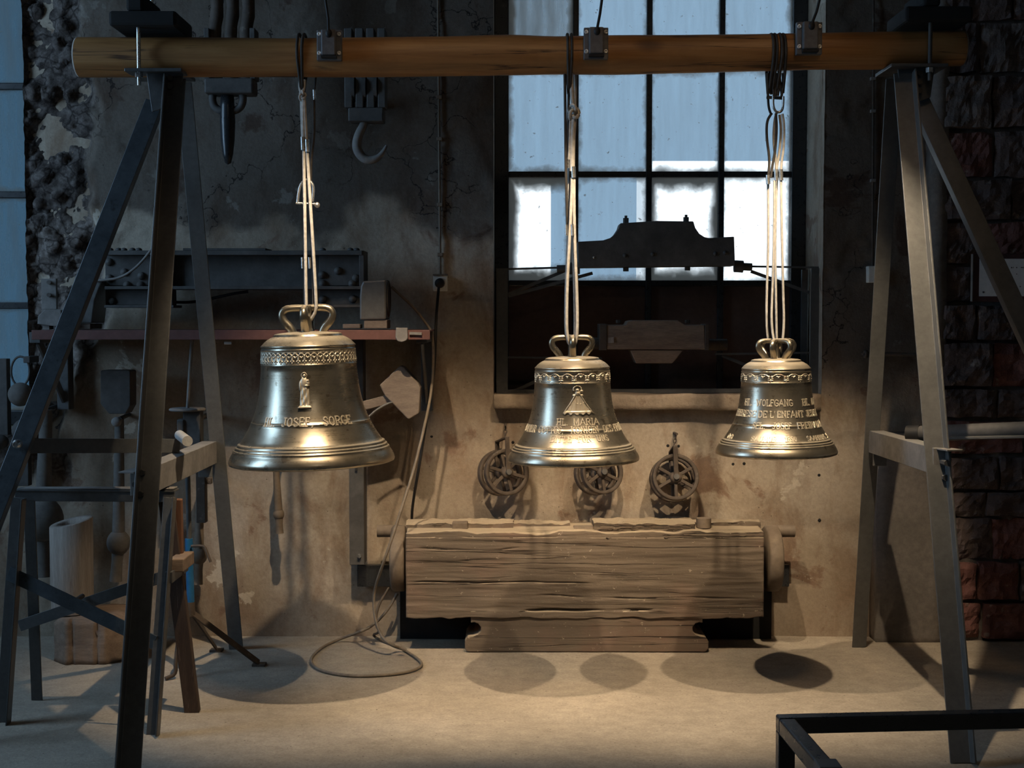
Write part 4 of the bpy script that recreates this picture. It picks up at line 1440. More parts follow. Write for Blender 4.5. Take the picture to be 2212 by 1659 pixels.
# foot with a round notch under each shoulder
fx0, fx1 = xx(1004, 1400, YF), xx(1531, 1400, YF)
fz1 = z0 + 0.004
w = fx1 - fx0
prof = [(0.012, 0.004), (0.0, 0.02), (0.0, 0.055), (0.014, 0.075), (0.04, 0.079), (0.062, 0.088), (0.076, 0.104), (0.076, 0.122), (0.064, 0.139), (0.044, 0.146), (0.028, 0.142), (0.028, fz1)]
poly = prof + [(w - a, b) for a, b in reversed(prof)]
poly = [(a + fx0, b) for a, b in poly]
MB().prism(poly[::-1], (0, YF + 0.006, 0), (1, 0, 0), (0, 0, 1), (0, 0.26, 0)).build('foot', M['oak'], root, bevel=0.005)
for px, py0, py1, r, rd in ((994, 1123, 1141, .037, 0), (1260, 1133, 1156, .047, 0), (1520, 1115, 1133, .036, 1)):
    p, q = W(px, py1 + 6, YF + .1), W(px, py0 + 4, YF + .1)
    mb = MB()
    if rd:
        mb.cyl(p, q, r, 18)
    else:
        mb.span((p.x - r, p.y - r * .8, p.z), (p.x + r, p.y + r * .8, q.z))
    mb.build('peg', M['iron_warm'], root, bevel=0.004)
for s, px, px2 in ((-1, 862, 815), (1, 1666, 1716)):
    c = W(px, 1206, YF + .15)
    e = W(px2, 1147, YF + .17)
    MB().lathe([(0, -.034), (.148, -.034), (.158, -.026), (.160, 0), (.158, .026), (.148, .034), (0, .034)], 40, c, (1, 0, 0)).build('end_disc', M['iron_warm'], root)
    MB().cyl((c.x, e.y, e.z), (e.x, e.y, e.z), .030, 20).build('trunnion', M['iron_warm'], root, bevel=.004)
# black box and bar against the wall
root = thing('yoke_backing', 'black box and bar behind and under the oak yoke', 'stand', (W(1265, 1385, 6.5).x, 6.5, 0))
sx0, sx1 = xx(864, 1330, 6.565), xx(1667, 1330, 6.565)
MB().span((sx0, 6.565, 0), (sx1, 6.60, zy(1272, 6.565))).build('box', M['charcoal'], root, bevel=.003)
a, b = W(771, 1268, 6.56), W(1706, 1221, 6.56)
MB().span((a.x, 6.566, a.z), (b.x, 6.601, b.z)).build('bar', M['black'], root, bevel=.003)


# ================================================================ ROPE PULLEYS ON THE PLASTER
def chain(root, p, q, m, link=0.026, r=0.003):
    p, q = Vector(p), Vector(q)
    n = max(2, int((q - p).length / (link * 0.72)))
    d = (q - p).normalized()
    for i in range(n):
        c = p.lerp(q, (i + .5) / n)
        s = Vector((1, 0, 0)) if i % 2 else Vector((0.25, 1, 0)).normalized()
        s = (s - d * s.dot(d)).normalized()
        pts = [c + d * (link * .5 * sin(2 * pi * k / 14)) + s * (link * .26 * cos(2 * pi * k / 14)) for k in range(14)]
        MB().tube(pts, r, 6, closed=True).build('chain_link', m, root)


def pulley(px, py, nail, label, back, rad, ph):
    """two spoked wheels on one axle in an iron strap, chained to a nail"""
    Y = 6.475
    c = W(px, py, Y)
    root = thing('rope_pulley', label, 'pulley', c, 'pulleys on the wall')
    ax = Vector((back[0] * -.012, -1, back[1] * .010)).normalized()
    ax = Vector((back[0], -1.0, back[1])).normalized()
    for dist in (0.0, 0.085):
        o = c - ax * dist
        R = rad
        MB().lathe([(R * .84, -.012), (R * .87, -.014), (R * .97, -.017), (R, -.014), (R * .955, -.004), (R * .955, .004), (R, .014), (R * .97, .017), (R * .87, .014), (R * .84, .012)], 48, o, ax, closed=True).build('rim', M['iron_rust'], root)
        MB().lathe([(0, -.022), (R * .20, -.022), (R * .26, -.012), (R * .26, .012), (R * .20, .022), (0, .022)], 20, o, ax).build('hub', M['iron_rust'], root)
        d, s, u = basis(ax, (0, 0, 1))
        for k in range(6):
            a = ph + pi * k / 3
            v = s * cos(a) + u * sin(a)
            MB().bar(o + v * R * .2, o + v * R * .86, .016, .012, ax).build('spoke', M['iron_rust'], root, bevel=.003)
    MB().cyl(c + ax * .035, c - ax * .115, .014, 14).build('axle', M['iron'], root, bevel=.002)
    n = W(nail[0], nail[1], WY - 0.02)
    MB().cyl(n + V(0, .03, 0), n + V(0.002, -.085, .004), .006, 10).build('nail', M['iron_rust'], root)
    top = W(nail[2], nail[3], Y + .02)
    tip = top + V(0, -.012, 0)
    MB().bar(c + ax * .026, c + ax * .026 + (tip - c) * 1.0, .022, .008, ax).build('strap', M['iron_rust'], root, bevel=.002)
    MB().bar(c - ax * .106, c - ax * .106 + (tip - c) * .9, .022, .008, ax).build('strap', M['iron_rust'], root, bevel=.002)
    MB().bar(c + ax * .03 + (tip - c), c - ax * .11 + (tip - c) * .92, .022, .008).build('strap_bridge', M['iron_rust'], root, bevel=.002)
    p = n + V(0, -.06, -.004)
    chain(root, p, tip + V(0, 0.02, .0), M['iron_rust'])
    return root


pulley(1094, 1020, (1092, 916, 1091, 945), 'double spoked pulley chained to a nail, left of the middle bell rim', (0.42, 0.16), 0.113, 0.3)
pulley(1300, 1020, (1297, 916, 1297, 945), 'double spoked pulley half hidden beneath the middle bell', (0.36, 0.20), 0.107, 0.45)
pulley(1459, 1031, (1457, 936, 1456, 965), 'double spoked pulley hanging clear between the middle and right bells', (0.05, 0.24), 0.113, 0.52)

# ================================================================ RACK WITH TWO YOKES IN THE WINDOW RECESS
RY = WY + 0.10
root = thing('iron_rack', 'black angle-iron rack filling the window recess, carrying two bell yokes', 'rack', (W(1420, 850, RY).x, RY, W(1420, 851, RY).z))
zb, zt_ = zy(851, RY), zy(580, RY)
lx0, lx1 = xx(1072, 700, RY), xx(1097, 700, RY)
rx0, rx1 = xx(1748, 700, RY), xx(1772, 700, RY)
for a, b in ((lx0, lx1), (rx0, rx1)):
    MB().span((a, RY - .03, zb), (b, RY - .024, zt_)).span((a if a < 1 else b - .006, RY - .024, zb), (a + .006 if a < 1 else b, RY + .03, zt_)).build('post', M['steel_dark'], root, bevel=.001)
for a, b in ((lx0, lx1), (rx0, rx1)):
    MB().span((a, RY + .18, zb), (a + .03, RY + .20, zt_)).build('post', M['steel_dark'], root)
for p, q in (((1072, 582), (1250, 577)), ((1588, 575), (1772, 578)), ((1097, 772), (1300, 774)), ((1545, 765), (1748, 762))):
    MB().bar(W(*p, RY), W(*q, RY), .03, .009).build('rail', M['steel_dark'], root)
for p, q in (((1098, 636), (1222, 584)), ((1748, 632), (1622, 586)), ((1098, 851), (1260, 776)), ((1748, 845), (1560, 768)), ((1098, 640), (1280, 590))):
    MB().bar(W(*p, RY + .02), W(*q, RY + .02), .008, .016).build('strut', M['steel_dark'], root)
MB().bar(W(1072, 846, RY), W(1772, 843, RY), .04, .02).build('rail', M['steel_dark'], root)


def px_prism(mb, outline, Y, dy):
    pts = [W(x, y, Y) for x, y in outline]
    n = len(pts)
    vs = pts + [p + V(0, dy, 0) for p in pts]
    fs = [tuple(range(n)), tuple(range(2 * n - 1, n - 1, -1))] + [(i, i + n, (i + 1) % n + n, (i + 1) % n) for i in range(n)]
    return mb.add(vs, fs)


def arc(cx, cy, r, a0, a1, n=8):
    return [(cx + r * cos(radians(a0 + (a1 - a0) * k / n)), cy - r * sin(radians(a0 + (a1 - a0) * k / n))) for k in range(n + 1)]


root = thing('bell_yoke', 'black iron bell yoke with curved shoulders, silhouetted against the window panes', 'yoke', W(1420, 580, RY - .02))
ol = [(1250, 578), (1248, 522), (1303, 519)] + [(1318, 514), (1328, 506), (1336, 494), (1340, 482)] + [(1420, 477), (1498, 478)] + [(1502, 492), (1511, 505), (1522, 512), (1532, 514), (1586, 511), (1588, 574)]
px_prism(MB(), ol[::-1], RY - .06, .14).build('block', M['iron'], root, bevel=.004)
for px, py in ((1352, 478), (1482, 476)):
    p = W(px, py, RY)
    MB().cyl(p + V(0, 0, -.01), p + V(0, 0, .016), .014, 6, smooth=False).cyl(p + V(0, 0, .016), p + V(0, 0, .028), .007, 10).build('bolt', M['iron'], root)
for px, py in ((1352, 581), (1485, 579)):
    p = W(px, py, RY)
    MB().cyl(p + V(0, 0, .008), p + V(0, 0, -.012), .014, 6, smooth=False).build('bolt', M['iron'], root)
for px, px2, py in ((1252, 1203, 579), (1586, 1624, 575)):
    p, q = W(px, py, RY), W(px2, py + 2, RY)
    MB().cyl(p, p.lerp(q, .5), .030, 16).cyl(p.lerp(q, .4), q, .019, 16).build('trunnion', M['iron'], root, bevel=.003)
for px, py in ((1545, 548), (1566, 546), (1410, 549), (1350, 552)):
    p = W(px, py, RY - .06)
    MB().lathe([(.011, 0), (.010, .005), (.005, .008), (0, .009)], 12, p, (0, -1, 0)).build('rivet', M['iron'], root)
p = W(1283, 556, RY - .061)
MB().lathe([(0, 0), (.006, 0), (.006, .003), (0, .003)], 12, p, (0, -1, 0)).build('hole', M['zinc'], root)

root = thing('bell_yoke', 'brown wooden bell yoke with a tapered underside, low in the dark window recess', 'yoke', W(1415, 785, RY))
px_prism(MB(), [(1311, 755), (1311, 702), (1352, 702), (1356, 694), (1366, 692), (1464, 692), (1480, 702), (1522, 702), (1523, 755)][::-1], RY - .06, .16).build('block', M['brownwood'], root, bevel=.004)
px_prism(MB(), [(1374, 785), (1361, 756), (1477, 756), (1458, 779), (1452, 785)][::-1], RY - .05, .14).build('keel', M['brownwood'], root, bevel=.004)
for a, b in ((1295, 1311), (1523, 1532)):
    px_prism(MB(), [(a, 757), (a, 700), (b, 700), (b, 757)][::-1], RY - .065, .17).build('end_plate', M['iron_rust'], root, bevel=.003)
for px, py in ((1336, 692), (1485, 692)):
    p = W(px, py + 6, RY)
    MB().cyl(p, p + V(0, 0, .016), .013, 6, smooth=False).build('bolt', M['iron_rust'], root)
for a, b, y in ((1297, 1278, 742), (1530, 1570, 745)):
    p, q = W(a, y, RY), W(b, y, RY)
    MB().cyl(p, q, .03, 16).build('trunnion', M['iron_rust'], root, bevel=.003)
px_prism(MB(), [(1314, 741), (1314, 730), (1326, 728), (1326, 741)][::-1], RY - .067, .01).build('wedge', M['palewood'], root)

# ================================================================ SHELF WITH THE RIVETED YOKE
SHY = 6.12
zt_s = zy(713, SHY)
sxa, sxb = xx(68, 715, SHY), xx(929, 712, SHY)
root = thing('steel_shelf', 'long red-painted steel shelf on wall brackets behind the left bell', 'shelf', ((sxa + sxb) / 2, SHY, zt_s - .05))
MB().span((sxa, SHY, zt_s - .044), (sxb, SHY + .007, zt_s)).span((sxa, SHY + .007, zt_s - .008), (sxb, WY - .03, zt_s - .001)).build('channel', M['red'], root, bevel=.002)
for px, pyb in ((88, 885), (913, 888)):
    x = xx(px, 800, SHY + .1)
    MB().span((x - .028, WY - .10, zy(pyb, WY - .1)), (x + .028, WY - .02, zt_s - .01)).build('wall_post', M['steel_dark'], root, bevel=.003)
    MB().span((x - .025, SHY + .03, zt_s - .06), (x + .025, WY - .06, zt_s - .01)).build('arm', M['steel_dark'], root, bevel=.003)
    MB().bar((x, SHY + .08, zt_s - .05), (x, WY - .08, zy(pyb - 20, WY - .1)), .045, .012, (1, 0, 0)).build('stay', M['steel_dark'], root, bevel=.002)
x = xx(772, 1100, 6.5)
MB().span((x - .036, 6.47, zy(1218, 6.5)), (x + .036, 6.478, zt_s - .01)).span((x - .036, 6.478, zy(1218, 6.5)), (x - .028, 6.58, zt_s - .01)).span((x + .028, 6.478, zy(1218, 6.5)), (x + .036, 6.58, zt_s - .01)).build('wall_post', M['iron'], root, bevel=.003)
MB().cyl(W(776, 1201, 6.472), W(776, 1201, 6.455), .011, 6, smooth=False).build('bolt', M['zinc'], root)
MB().bar((x, SHY + .06, zt_s - .05), (x, 6.48, zy(1010, 6.5)), .05, .012, (1, 0, 0)).build('stay', M['steel_dark'], root, bevel=.002)
p = W(868, 722, SHY - .012)
px_prism(MB(), [(855, 708), (854, 730), (859, 737), (868, 739), (877, 736), (881, 729), (880, 708)], SHY - .016, .03).build('clamp', M['iron_dust'], root, bevel=.003)
px_prism(MB(), [(884, 717), (884, 723), (911, 724), (911, 718)], SHY - .012, .012).build('clip', M['iron_dust'], root, bevel=.001)
px_prism(MB(), [(484, 738), (484, 744), (500, 744), (500, 738)], SHY + .02, .012).build('clip', M['palewood'], root, bevel=.001)

YY = 6.36
root = thing('riveted_yoke', 'black riveted steel bell yoke lying along the red shelf', 'yoke', W(505, 712, YY))


def px_box(mb, x0, y0, x1, y1, Y, dy):
    a, b = W(x0, y1, Y), W(x1, y0, Y)
    return mb.span((a.x, Y, a.z), (b.x, Y + dy, b.z))


px_box(MB(), 228, 541, 782, 551, YY - .09, .18).build('flange', M['iron'], root, bevel=.002)
px_box(MB(), 226, 618, 782, 625, YY - .09, .18).build('flange', M['iron'], root, bevel=.002)
px_box(MB(), 228, 551, 782, 618, YY - .012, .024).build('web', M['iron'], root)
px_box(MB(), 395, 536, 574, 541, YY - .08, .16).build('top_plate', M['iron'], root, bevel=.002)
for a, b, hgt in ((228, 372, 665), (690, 782, 664)):
    px_box(MB(), a, 552, b, 617, YY - .05, .10).build('gusset_plate', M['iron'], root, bevel=.002)
    px_box(MB(), a, 626, b, hgt - 6, YY - .04, .08).build('hanger_web', M['iron'], root, bevel=.002)
    px_box(MB(), a - 3, hgt - 6, b + 3, hgt, YY - .08, .16).build('hanger_flange', M['iron'], root, bevel=.002)
px_box(MB(), 776, 541, 786, 626, YY - .085, .17).build('end_plate', M['iron'], root, bevel=.002)
mb = MB()
riv = [(236, 566), (269, 588), (306, 596), (236, 601), (696, 594), (730, 585), (769, 601), (697, 613), (761, 613), (275, 616), (304, 616)]
for px, py in riv:
    MB().lathe([(.019, 0), (.018, .008), (.012, .014), (0, .017)], 14, W(px, py, YY - .05), (0, -1, 0)).build('rivet', M['iron'], root)
for px, py in ((242, 650), (697, 647), (762, 646)):
    MB().lathe([(.019, 0), (.018, .008), (.012, .014), (0, .017)], 14, W(px, py, YY - .04), (0, -1, 0)).build('rivet', M['iron'], root)
for px in (238, 256, 268, 286, 300, 697, 757, 770):
    MB().lathe([(.016, 0), (.015, .006), (.009, .011), (0, .013)], 12, W(px, 541, YY - .05), (0, 0, 1)).build('rivet', M['iron'], root)
# bearing blocks
for s, (xa, xb) in ((1, (778, 834)), (-1, (196, 232))):
    if s > 0:
        ol = [(778, 706), (777, 640), (779, 618), (783, 608), (792, 604), (838, 603), (845, 616), (849, 640), (848, 690), (840, 706)]
        px_prism(MB(), [(777, 691), (777, 640), (779, 618), (784, 607), (834, 604), (834, 690)], YY - .11, .20).build('bearing', M['steel_leg'], root, bevel=.008)
        c = W(832, 645, YY)
        MB().lathe([(.045, .002), (.086, .002), (.088, .012), (.084, .02), (.072, .022), (.070, .004), (.045, .004)], 36, c, (1, 0, 0)).build('bearing_ring', M['iron'], root)
        px_box(MB(), 786, 691, 836, 709.5, YY - .10, .18).build('pad', M['mallet'], root, bevel=.003)
        px_box(MB(), 740, 700, 778, 709.5, YY - .06, .1).build('wedge', M['mallet'], root, bevel=.004)
    else:
        px_prism(MB(), [(172, 698), (176, 640), (186, 616), (200, 606), (222, 606), (214, 622), (204, 650), (198, 698)], YY - .1, .2).build('bearing', M['steel_leg'], root, bevel=.005)
        px_box(MB(), 158, 699, 195, 711, YY - .09, .18).build('pad', M['mallet'], root, bevel=.003)
# small fittings lying at the left end of the shelf
root = thing('angle_bracket', 'dark bolted angle bracket standing at the far left of the shelf', 'bracket', W(112, 712, 6.4))
px_box(MB(), 90, 602, 121, 668, 6.40, .02).build('plate', M['iron_dust'], root, bevel=.002)
px_box(MB(), 90, 668, 140, 676, 6.34, .12).build('foot', M['iron_dust'], root, bevel=.002)
px_box(MB(), 98, 676, 130, 711, 6.36, .10).build('block', M['iron'], root, bevel=.002)
for py in (610, 637):
    MB().cyl(W(105, py, 6.40), W(105, py, 6.37), .010, 8).build('bolt', M['iron_dust'], root)
root = thing('bearing_cap', 'grey octagonal bearing cap at the far left of the shelf', 'bearing', W(110, 712, 6.25))
px_prism(MB(), [(80, 700), (82, 682), (97, 668), (132, 670), (136, 706), (110, 704)], 6.2, .12).build('cap', M['iron_dust'], root, bevel=.004)
px_box(MB(), 92, 703, 106, 711.5, 6.22, .06).build('leg', M['iron_dust'], root)
px_box(MB(), 118, 705, 128, 711.5, 6.22, .06).build('leg', M['iron_dust'], root)

# ================================================================ CLAPPERS AND TOOLS HUNG UNDER THE SHELF
CY = 6.46


def clapper(label, px, rod, ball, tip, Y, rb, mt, top=None, rr=0.022, extra=0.0):
    root = thing('bell_clapper', label, 'clapper', W(px[2], tip, Y), 'clappers hung on the wall')
    a, b, c = W(px[0], rod, Y), W(px[1], ball, Y), W(px[2], tip, Y)
    MB().tube([a, a.lerp(b, .5), b], [rr * .85, rr, rr * 1.2], 14).build('shaft', mt, root)
    MB().ball(b, rb, 20, 13, (1, 1, 1.12)).build('ball', mt, root)
    MB().tube([b, b.lerp(c, .5), c], [rr * 1.25, rr * 1.0, rr * 1.15], 14).build('tail', mt, root, bevel=.002)
    p = W(px[0], rod, Y)
    MB().cyl(p + V(0, .0, .0), V(p.x, WY + .01, p.z + .01), .011, 8).build('wall_hook', M['iron'], root)
    return root


clapper('brown bell clapper with a small ball, hanging just under the left bell rim', (596, 602, 604), 1005, 1111, 1152, 6.44, .027, M['iron_warm'], rr=.0175)
root = clapper('thick iron clapper below a square dark block, left of the blue stand', (258, 256, 250), 905, 1172, 1255, CY, .056, M['clapper'], rr=.026)
px_prism(MB(), [(217, 872), (217, 802), (219, 800), (278, 800), (281, 803), (281, 876), (271, 894), (236, 894)], CY - .05, .11).build('head_block', M['iron'], root, bevel=.004)
MB().lathe([(.024, 0), (.023, .012), (.014, .02), (0, .022)], 16, W(252, 911, CY - .04), (0, -1, 0)).build('pivot', M['iron_dust'], root)
clapper('largest iron clapper, with a grapefruit-sized ball behind the trestle bar', (100, 92, 94), 885, 1122, 1245, CY - .03, .098, M['clapper'], rr=.034)
clapper('small iron clapper partly hidden behind the blue stand', (432, 430, 428), 1035, 1200, 1262, CY, .040, M['iron_warm'], rr=.020)
root = thing('iron_ball', 'round iron ball hanging by a wire hoop before the left window', 'ball', W(44, 880, 6.5))
MB().ball(W(44, 852, 6.5), .058, 20, 13).build('ball', M['clapper'], root)
MB().tube([W(44 + 20 * cos(2 * pi * k / 20), 802 + 32 * sin(2 * pi * k / 20), 6.5) for k in range(20)], .0055, 6, closed=True).build('hoop', M['iron'], root)
px_box(MB(), 50, 770, 64, 784, 6.49, .13).build('hook', M['iron'], root, bevel=.003)
root = thing('iron_bar', 'dark upright iron bar at the left edge, before the left window', 'bar', W(5, 1000, 6.5))
px_box(MB(), -6, 775, 14, 940, 6.5, .05).build('bar', M['iron'], root, bevel=.003)
MB().ball(W(-6, 955, 6.5), .05, 16, 10, (1.1, 1, .8)).build('boss', M['iron'], root)
root = thing('iron_roller', 'dark round iron roller low at the left edge, behind the trestle brace', 'roller', W(40, 1050, 6.45))
MB().lathe([(0, -.05), (.052, -.05), (.056, -.03), (.056, .03), (.052, .05), (0, .05)], 26, W(52, 930, 6.5), (0.3, -1, 0)).build('drum', M['iron'], root)
px_box(MB(), 28, 960, 60, 1050, 6.5, .05).build('post', M['iron'], root, bevel=.003)

# plain timber mallet lying on the wall brackets
root = thing('wooden_mallet', 'grey wooden mallet head with a flat handle, hung right of the left bell', 'mallet', W(848, 916, 6.3))
px_prism(MB(), [(820, 832), (864, 790), (872, 793), (903, 828), (908, 838), (905, 893), (884, 905), (880, 904), (832, 856)], 6.26, .11).build('head', M['mallet'], root, bevel=.005)
px_prism(MB(), [(780, 868), (834, 854), (842, 862), (848, 870), (780, 888)], 6.285, .05).build('handle', M['mallet'], root, bevel=.003)
MB().tube(smooth([W(797, 900, 6.25), W(812, 886, 6.25), W(832, 874, 6.25), W(848, 868, 6.25)], 2), .0045, 6).build('wire', M['iron_dust'], root)
MB().cyl(W(870, 846, 6.32), V(W(870, 846, 6.32).x, WY + .01, W(870, 846, 6.32).z), .012, 8).build('wall_hook', M['iron'], root)

# disc on a spindle
root = thing('spindle_plate', 'round grey plate on an upright spindle under the shelf', 'plate', W(412, 950, 6.25))
c = W(405, 884, 6.25)
MB().lathe([(0, .006), (.078, .006), (.084, .002), (.084, -.004), (.078, -.007), (0, -.007)], 36, c).build('plate', M['iron_dust'], root)
MB().cyl(c, W(415, 728, 6.25), .008, 10).build('spindle', M['iron_dust'], root)
px_box(MB(), 396, 889, 432, 968, 6.22, .07).build('post', M['iron'], root, bevel=.003)
px_box(MB(), 382, 906, 397, 936, 6.21, .09).build('lug', M['iron'], root, bevel=.006)
px_box(MB(), 424, 968, 442, 1130, 6.26, .05).build('stem', M['iron_rust'], root, bevel=.003)
px_box(MB(), 436, 1034, 456, 1046, 6.27, .03).build('pin', M['iron_rust'], root, bevel=.003)
MB().cyl(c + V(.03, .1, -.05), V(c.x + .03, WY + .01, c.z - .05), .014, 10).build('wall_arm', M['iron'], root)

# ================================================================ HOISTS HIGH ON THE WALL
HY = 6.30
root = thing('rope_hoist', 'dark pulley block with three thick ropes and a long hanging spike', 'hoist', W(492, 355, HY), 'hoists on the wall')
px_box(MB(), 441, 168, 546, 201, HY - .06, .12).build('block', M['iron'], root, bevel=.008)
MB().tube(smooth([W(461, 198, HY), W(458, 218, HY), W(466, 236, HY), W(492, 242, HY), W(518, 236, HY), W(526, 218, HY), W(523, 198, HY)], 3), .018, 10).build('clevis', M['iron'], root)
MB().lathe([(0, 0), (.030, .0), (.034, -.05), (.036, -.12), (.032, -.20), (.024, -.27), (.014, -.31), (0, -.318)], 20, W(491, 207, HY)).build('spike', M['black'], root)
for px in (466, 500, 534):
    pts_ = [W(px + 3 * sin(k), 175 - 20 * k, HY) for k in range(16)]
    MB().tube(pts_, [0.029 + .003 * (k % 2) for k in range(16)], 12).build('rope', M['iron_rust'], root)
for px in (441, 540):
    px_box(MB(), px, 60, px + 10, 170, HY - .05, .1).build('cheek', M['iron'], root, bevel=.003)
root = thing('hook_block', 'dark pulley block with an open iron hook, between the left bell rope and the window', 'hoist', W(790, 345, HY), 'hoists on the wall')
for i, px in enumerate((744, 768, 792, 816)):
    px_box(MB(), px, 60, px + 16, 232, HY - .05, .1).build('cheek', M['iron'], root, bevel=.004)
    if i < 3:
        MB().cyl(W(px + 16, 190, HY), W(px + 24, 190, HY), .065, 24).build('sheave', M['iron'], root)
px_box(MB(), 752, 232, 828, 262, HY - .05, .1).build('crosshead', M['iron'], root, bevel=.006)
MB().span((W(776, 200, HY).x, HY + .04, W(776, 215, HY).z), (W(804, 200, HY).x, WY + .02, W(776, 195, HY).z)).build('wall_arm', M['iron'], root)
hk = [(790, 250), (786, 270), (776, 288), (770, 308), (772, 326), (784, 342), (800, 347), (816, 342), (828, 328), (835, 314)]
hp = smooth([W(x, y, HY) for x, y in hk], 3)
n_ = len(hp)
MB().tube(hp, [.016 + .006 * sin(pi * min(1, i / n_ * 1.3)) - .012 * max(0, i / n_ - .72) / .28 for i in range(n_)], 12).build('hook', M['iron_dust'], root)

# ================================================================ TRESTLE
TY = 5.22
root = thing('steel_sawhorse', 'dark steel sawhorse with a crossed brace, at the lower left', 'trestle', (W(205, 1500, TY).x, TY + .1, 0))
za = W(205, 1058, TY).z
tx0, tx1 = W(30, 1060, TY).x, W(376, 1062, TY).x
MB().extr((tx0, TY + .05, za), (tx1, TY + .05, za - .004), [(-.035, 0), (.045, 0), (.045, -.007), (.042, -.007), (.042, -.046), (.035, -.046), (.035, -.007), (-.035, -.007)], (0, 0, 1)).build('top_rail', M['steel_dark'], root, bevel=.002)
MB().span((tx0 + .02, TY + .012, za), (tx1 - .005, TY + .075, za + .003)).build('dust_strip', M['iron_dust'], root)
ff = FL(331, 1588)
MB().extr((tx1 - .015, TY + .0, za - .03), ff, [(-.026, 0), (.026, 0), (.026, .006), (-.02, .006), (-.02, .05), (-.026, .05)], (0, -1, 0)).build('leg', M['steel_dark'], root, bevel=.002)
ff2 = FL(416, 1538)
MB().bar(W(360, 1080, TY + .07), ff2, .060, .035, (0, -1, 0)).build('leg', M['darkwood'], root, bevel=.003)
ff3 = FL(8, 1560)
MB().extr((tx0 + .02, TY + .0, za - .03), ff3, [(-.03, 0), (.03, 0), (.03, .006), (-.024, .006), (-.024, .05), (-.03, .05)], (0, -1, 0)).build('leg', M['steel_dark'], root, bevel=.002)
ff4 = FL(80, 1513)
MB().bar((tx0 + .03, TY + .08, za - .02), ff4, .046, .008, (0, -1, 0)).build('leg', M['steel_dark'], root, bevel=.002)


def on(a, b, z):
    a, b = Vector(a), Vector(b)
    return a + (b - a) * ((a.z - z) / (a.z - b.z))


pA, pB = W(18, 1238, 5.20), W(300, 1372, 5.12)
MB().bar(pA, pB + (pB - pA) * .12, .006, .056).build('cross_brace', M['steel_blue'], root, bevel=.001)
pA, pB = W(42, 1352, 5.40), W(392, 1232, 5.30)
MB().bar(pA, pB, .006, .046).build('cross_brace', M['steel_dark'], root, bevel=.001)
c = W(150, 1306, 5.19)
MB().cyl(c + V(0, .16, 0), c + V(0, -.014, 0), .010, 8).build('bolt', M['iron'], root)
MB().bar(W(384, 1078, 5.30), W(387, 1212, 5.32), .034, .03, (0, -1, 0)).build('timber_prop', M['redwood'], root, bevel=.003)
px_box(MB(), 364, 1208, 396, 1236, 5.18, .18).build('spacer_block', M['brownwood'], root, bevel=.004)
px_box(MB(), 355, 1236, 372, 1260, 5.14, .26).build('spacer_bracket', M['steel_dark'], root, bevel=.002)

# ================================================================ HOLLOW LOG ON A STUMP
SBY = FL(185, 1436).y
root = thing('wood_stump', 'squat reddish wood stump with rounded ends, behind the sawhorse', 'stump', (W(185, 1436, SBY).x, SBY + .16, 0))
a, b = W(106, 1436, SBY), W(262, 1338, SBY)
ww = b.x - a.x


def stumpfn(p):
    cx = (a.x + b.x) / 2
    k = abs(p.x - cx) / (ww / 2)
    if k > .55:
        p.y = SBY + .16 + (p.y - SBY - .16) * (1 - .45 * (k - .55) / .45)
        p.z *= 1 - .16 * ((k - .55) / .45) ** 2
    for c in (-.062, .052):
        p.y += (.016 if p.y < SBY + .1 else 0) * max(0, 1 - abs(p.x - cx - c) / .008)
    return p


rough_box(MB(), (a.x, SBY, 0.0), (b.x, SBY + .32, b.z), (40, 8, 8), .010, 9.0, 3.0, True, stumpfn).build('log_body', M['brownwood'], root)
LY = SBY + .15
c0, c1 = W(157, 1338, LY), W(155, 1128, LY)
R = 45.5 * LY / F_PX
tilt = V(0.05, -.02, 1).normalized()
root = thing('hollow_log', 'pale hollow log with a slanting top, standing on the reddish stump', 'log', V(c0.x, LY, b.z - .002))
nseg = 40
vs, fs = [], []
base_z, topz = b.z + .004, c1.z
rings = [(R * .97, base_z, 0), (R, base_z + .14, 0), (R * 1.0, topz, 1), (R * .97, topz + .004, 1), (R * .56, topz + .002, 1), (R * .50, topz - .10, 0), (R * .48, base_z + .05, 0), (0.001, base_z + .05, 0)]
for r, z, t_ in rings:
    for k in range(nseg):
        an = 2 * pi * k / nseg
        rr = r * (1 + .03 * noise.noise(Vector((cos(an) * 2, sin(an) * 2, z * 3))))
        x, y = cos(an) * rr, sin(an) * rr
        vs.append(V(c0.x + x, LY + y, z + (x * .20 + y * .1 if t_ else 0)))
for i in range(len(rings) - 1):
    for k in range(nseg):
        fs.append((i * nseg + k, i * nseg + (k + 1) % nseg, (i + 1) * nseg + (k + 1) % nseg, (i + 1) * nseg + k))
MB().add(vs, fs, True).build('shell', M['palewood'], root)

# ================================================================ BLUE STAND
PY = 5.92
root = thing('tripod_stand', 'tripod stand with a blue sleeve and crank handle, right of the sawhorse', 'stand', (W(410, 1440, PY).x, PY, 0))
pb = W(411, 1306, PY)
MB().cyl(W(405, 1000, PY), W(409, 1172, PY), .0115, 14).build('inner_tube', M['steel_dark'], root)
MB().cyl(W(411, 1300, PY), pb + V(0, 0, -.05), .021, 14).build('collar', M['iron_rust'], root, bevel=.002)
for px, py, w in ((560, 1438, .046), (468, 1407, .03)):
    f = FL(px, py)
    MB().bar(pb + V(0, 0, -.03), f + V(0, 0, .012), w, .008, (1, 0, .4)).build('leg', M['iron_rust'], root, bevel=.002)
    MB().box((f.x, f.y, .006), (.06, .05, .012)).build('foot', M['iron_rust'], root, bevel=.002)
f = FL(357, 1470)
MB().tube(smooth([pb + V(-.01, 0, -.03), W(386, 1375, 5.88), W(379, 1430, 5.84), f + V(.04, .03, .02), f + V(0, 0, .008)], 3), .009, 8).build('leg', M['iron_rust'], root)
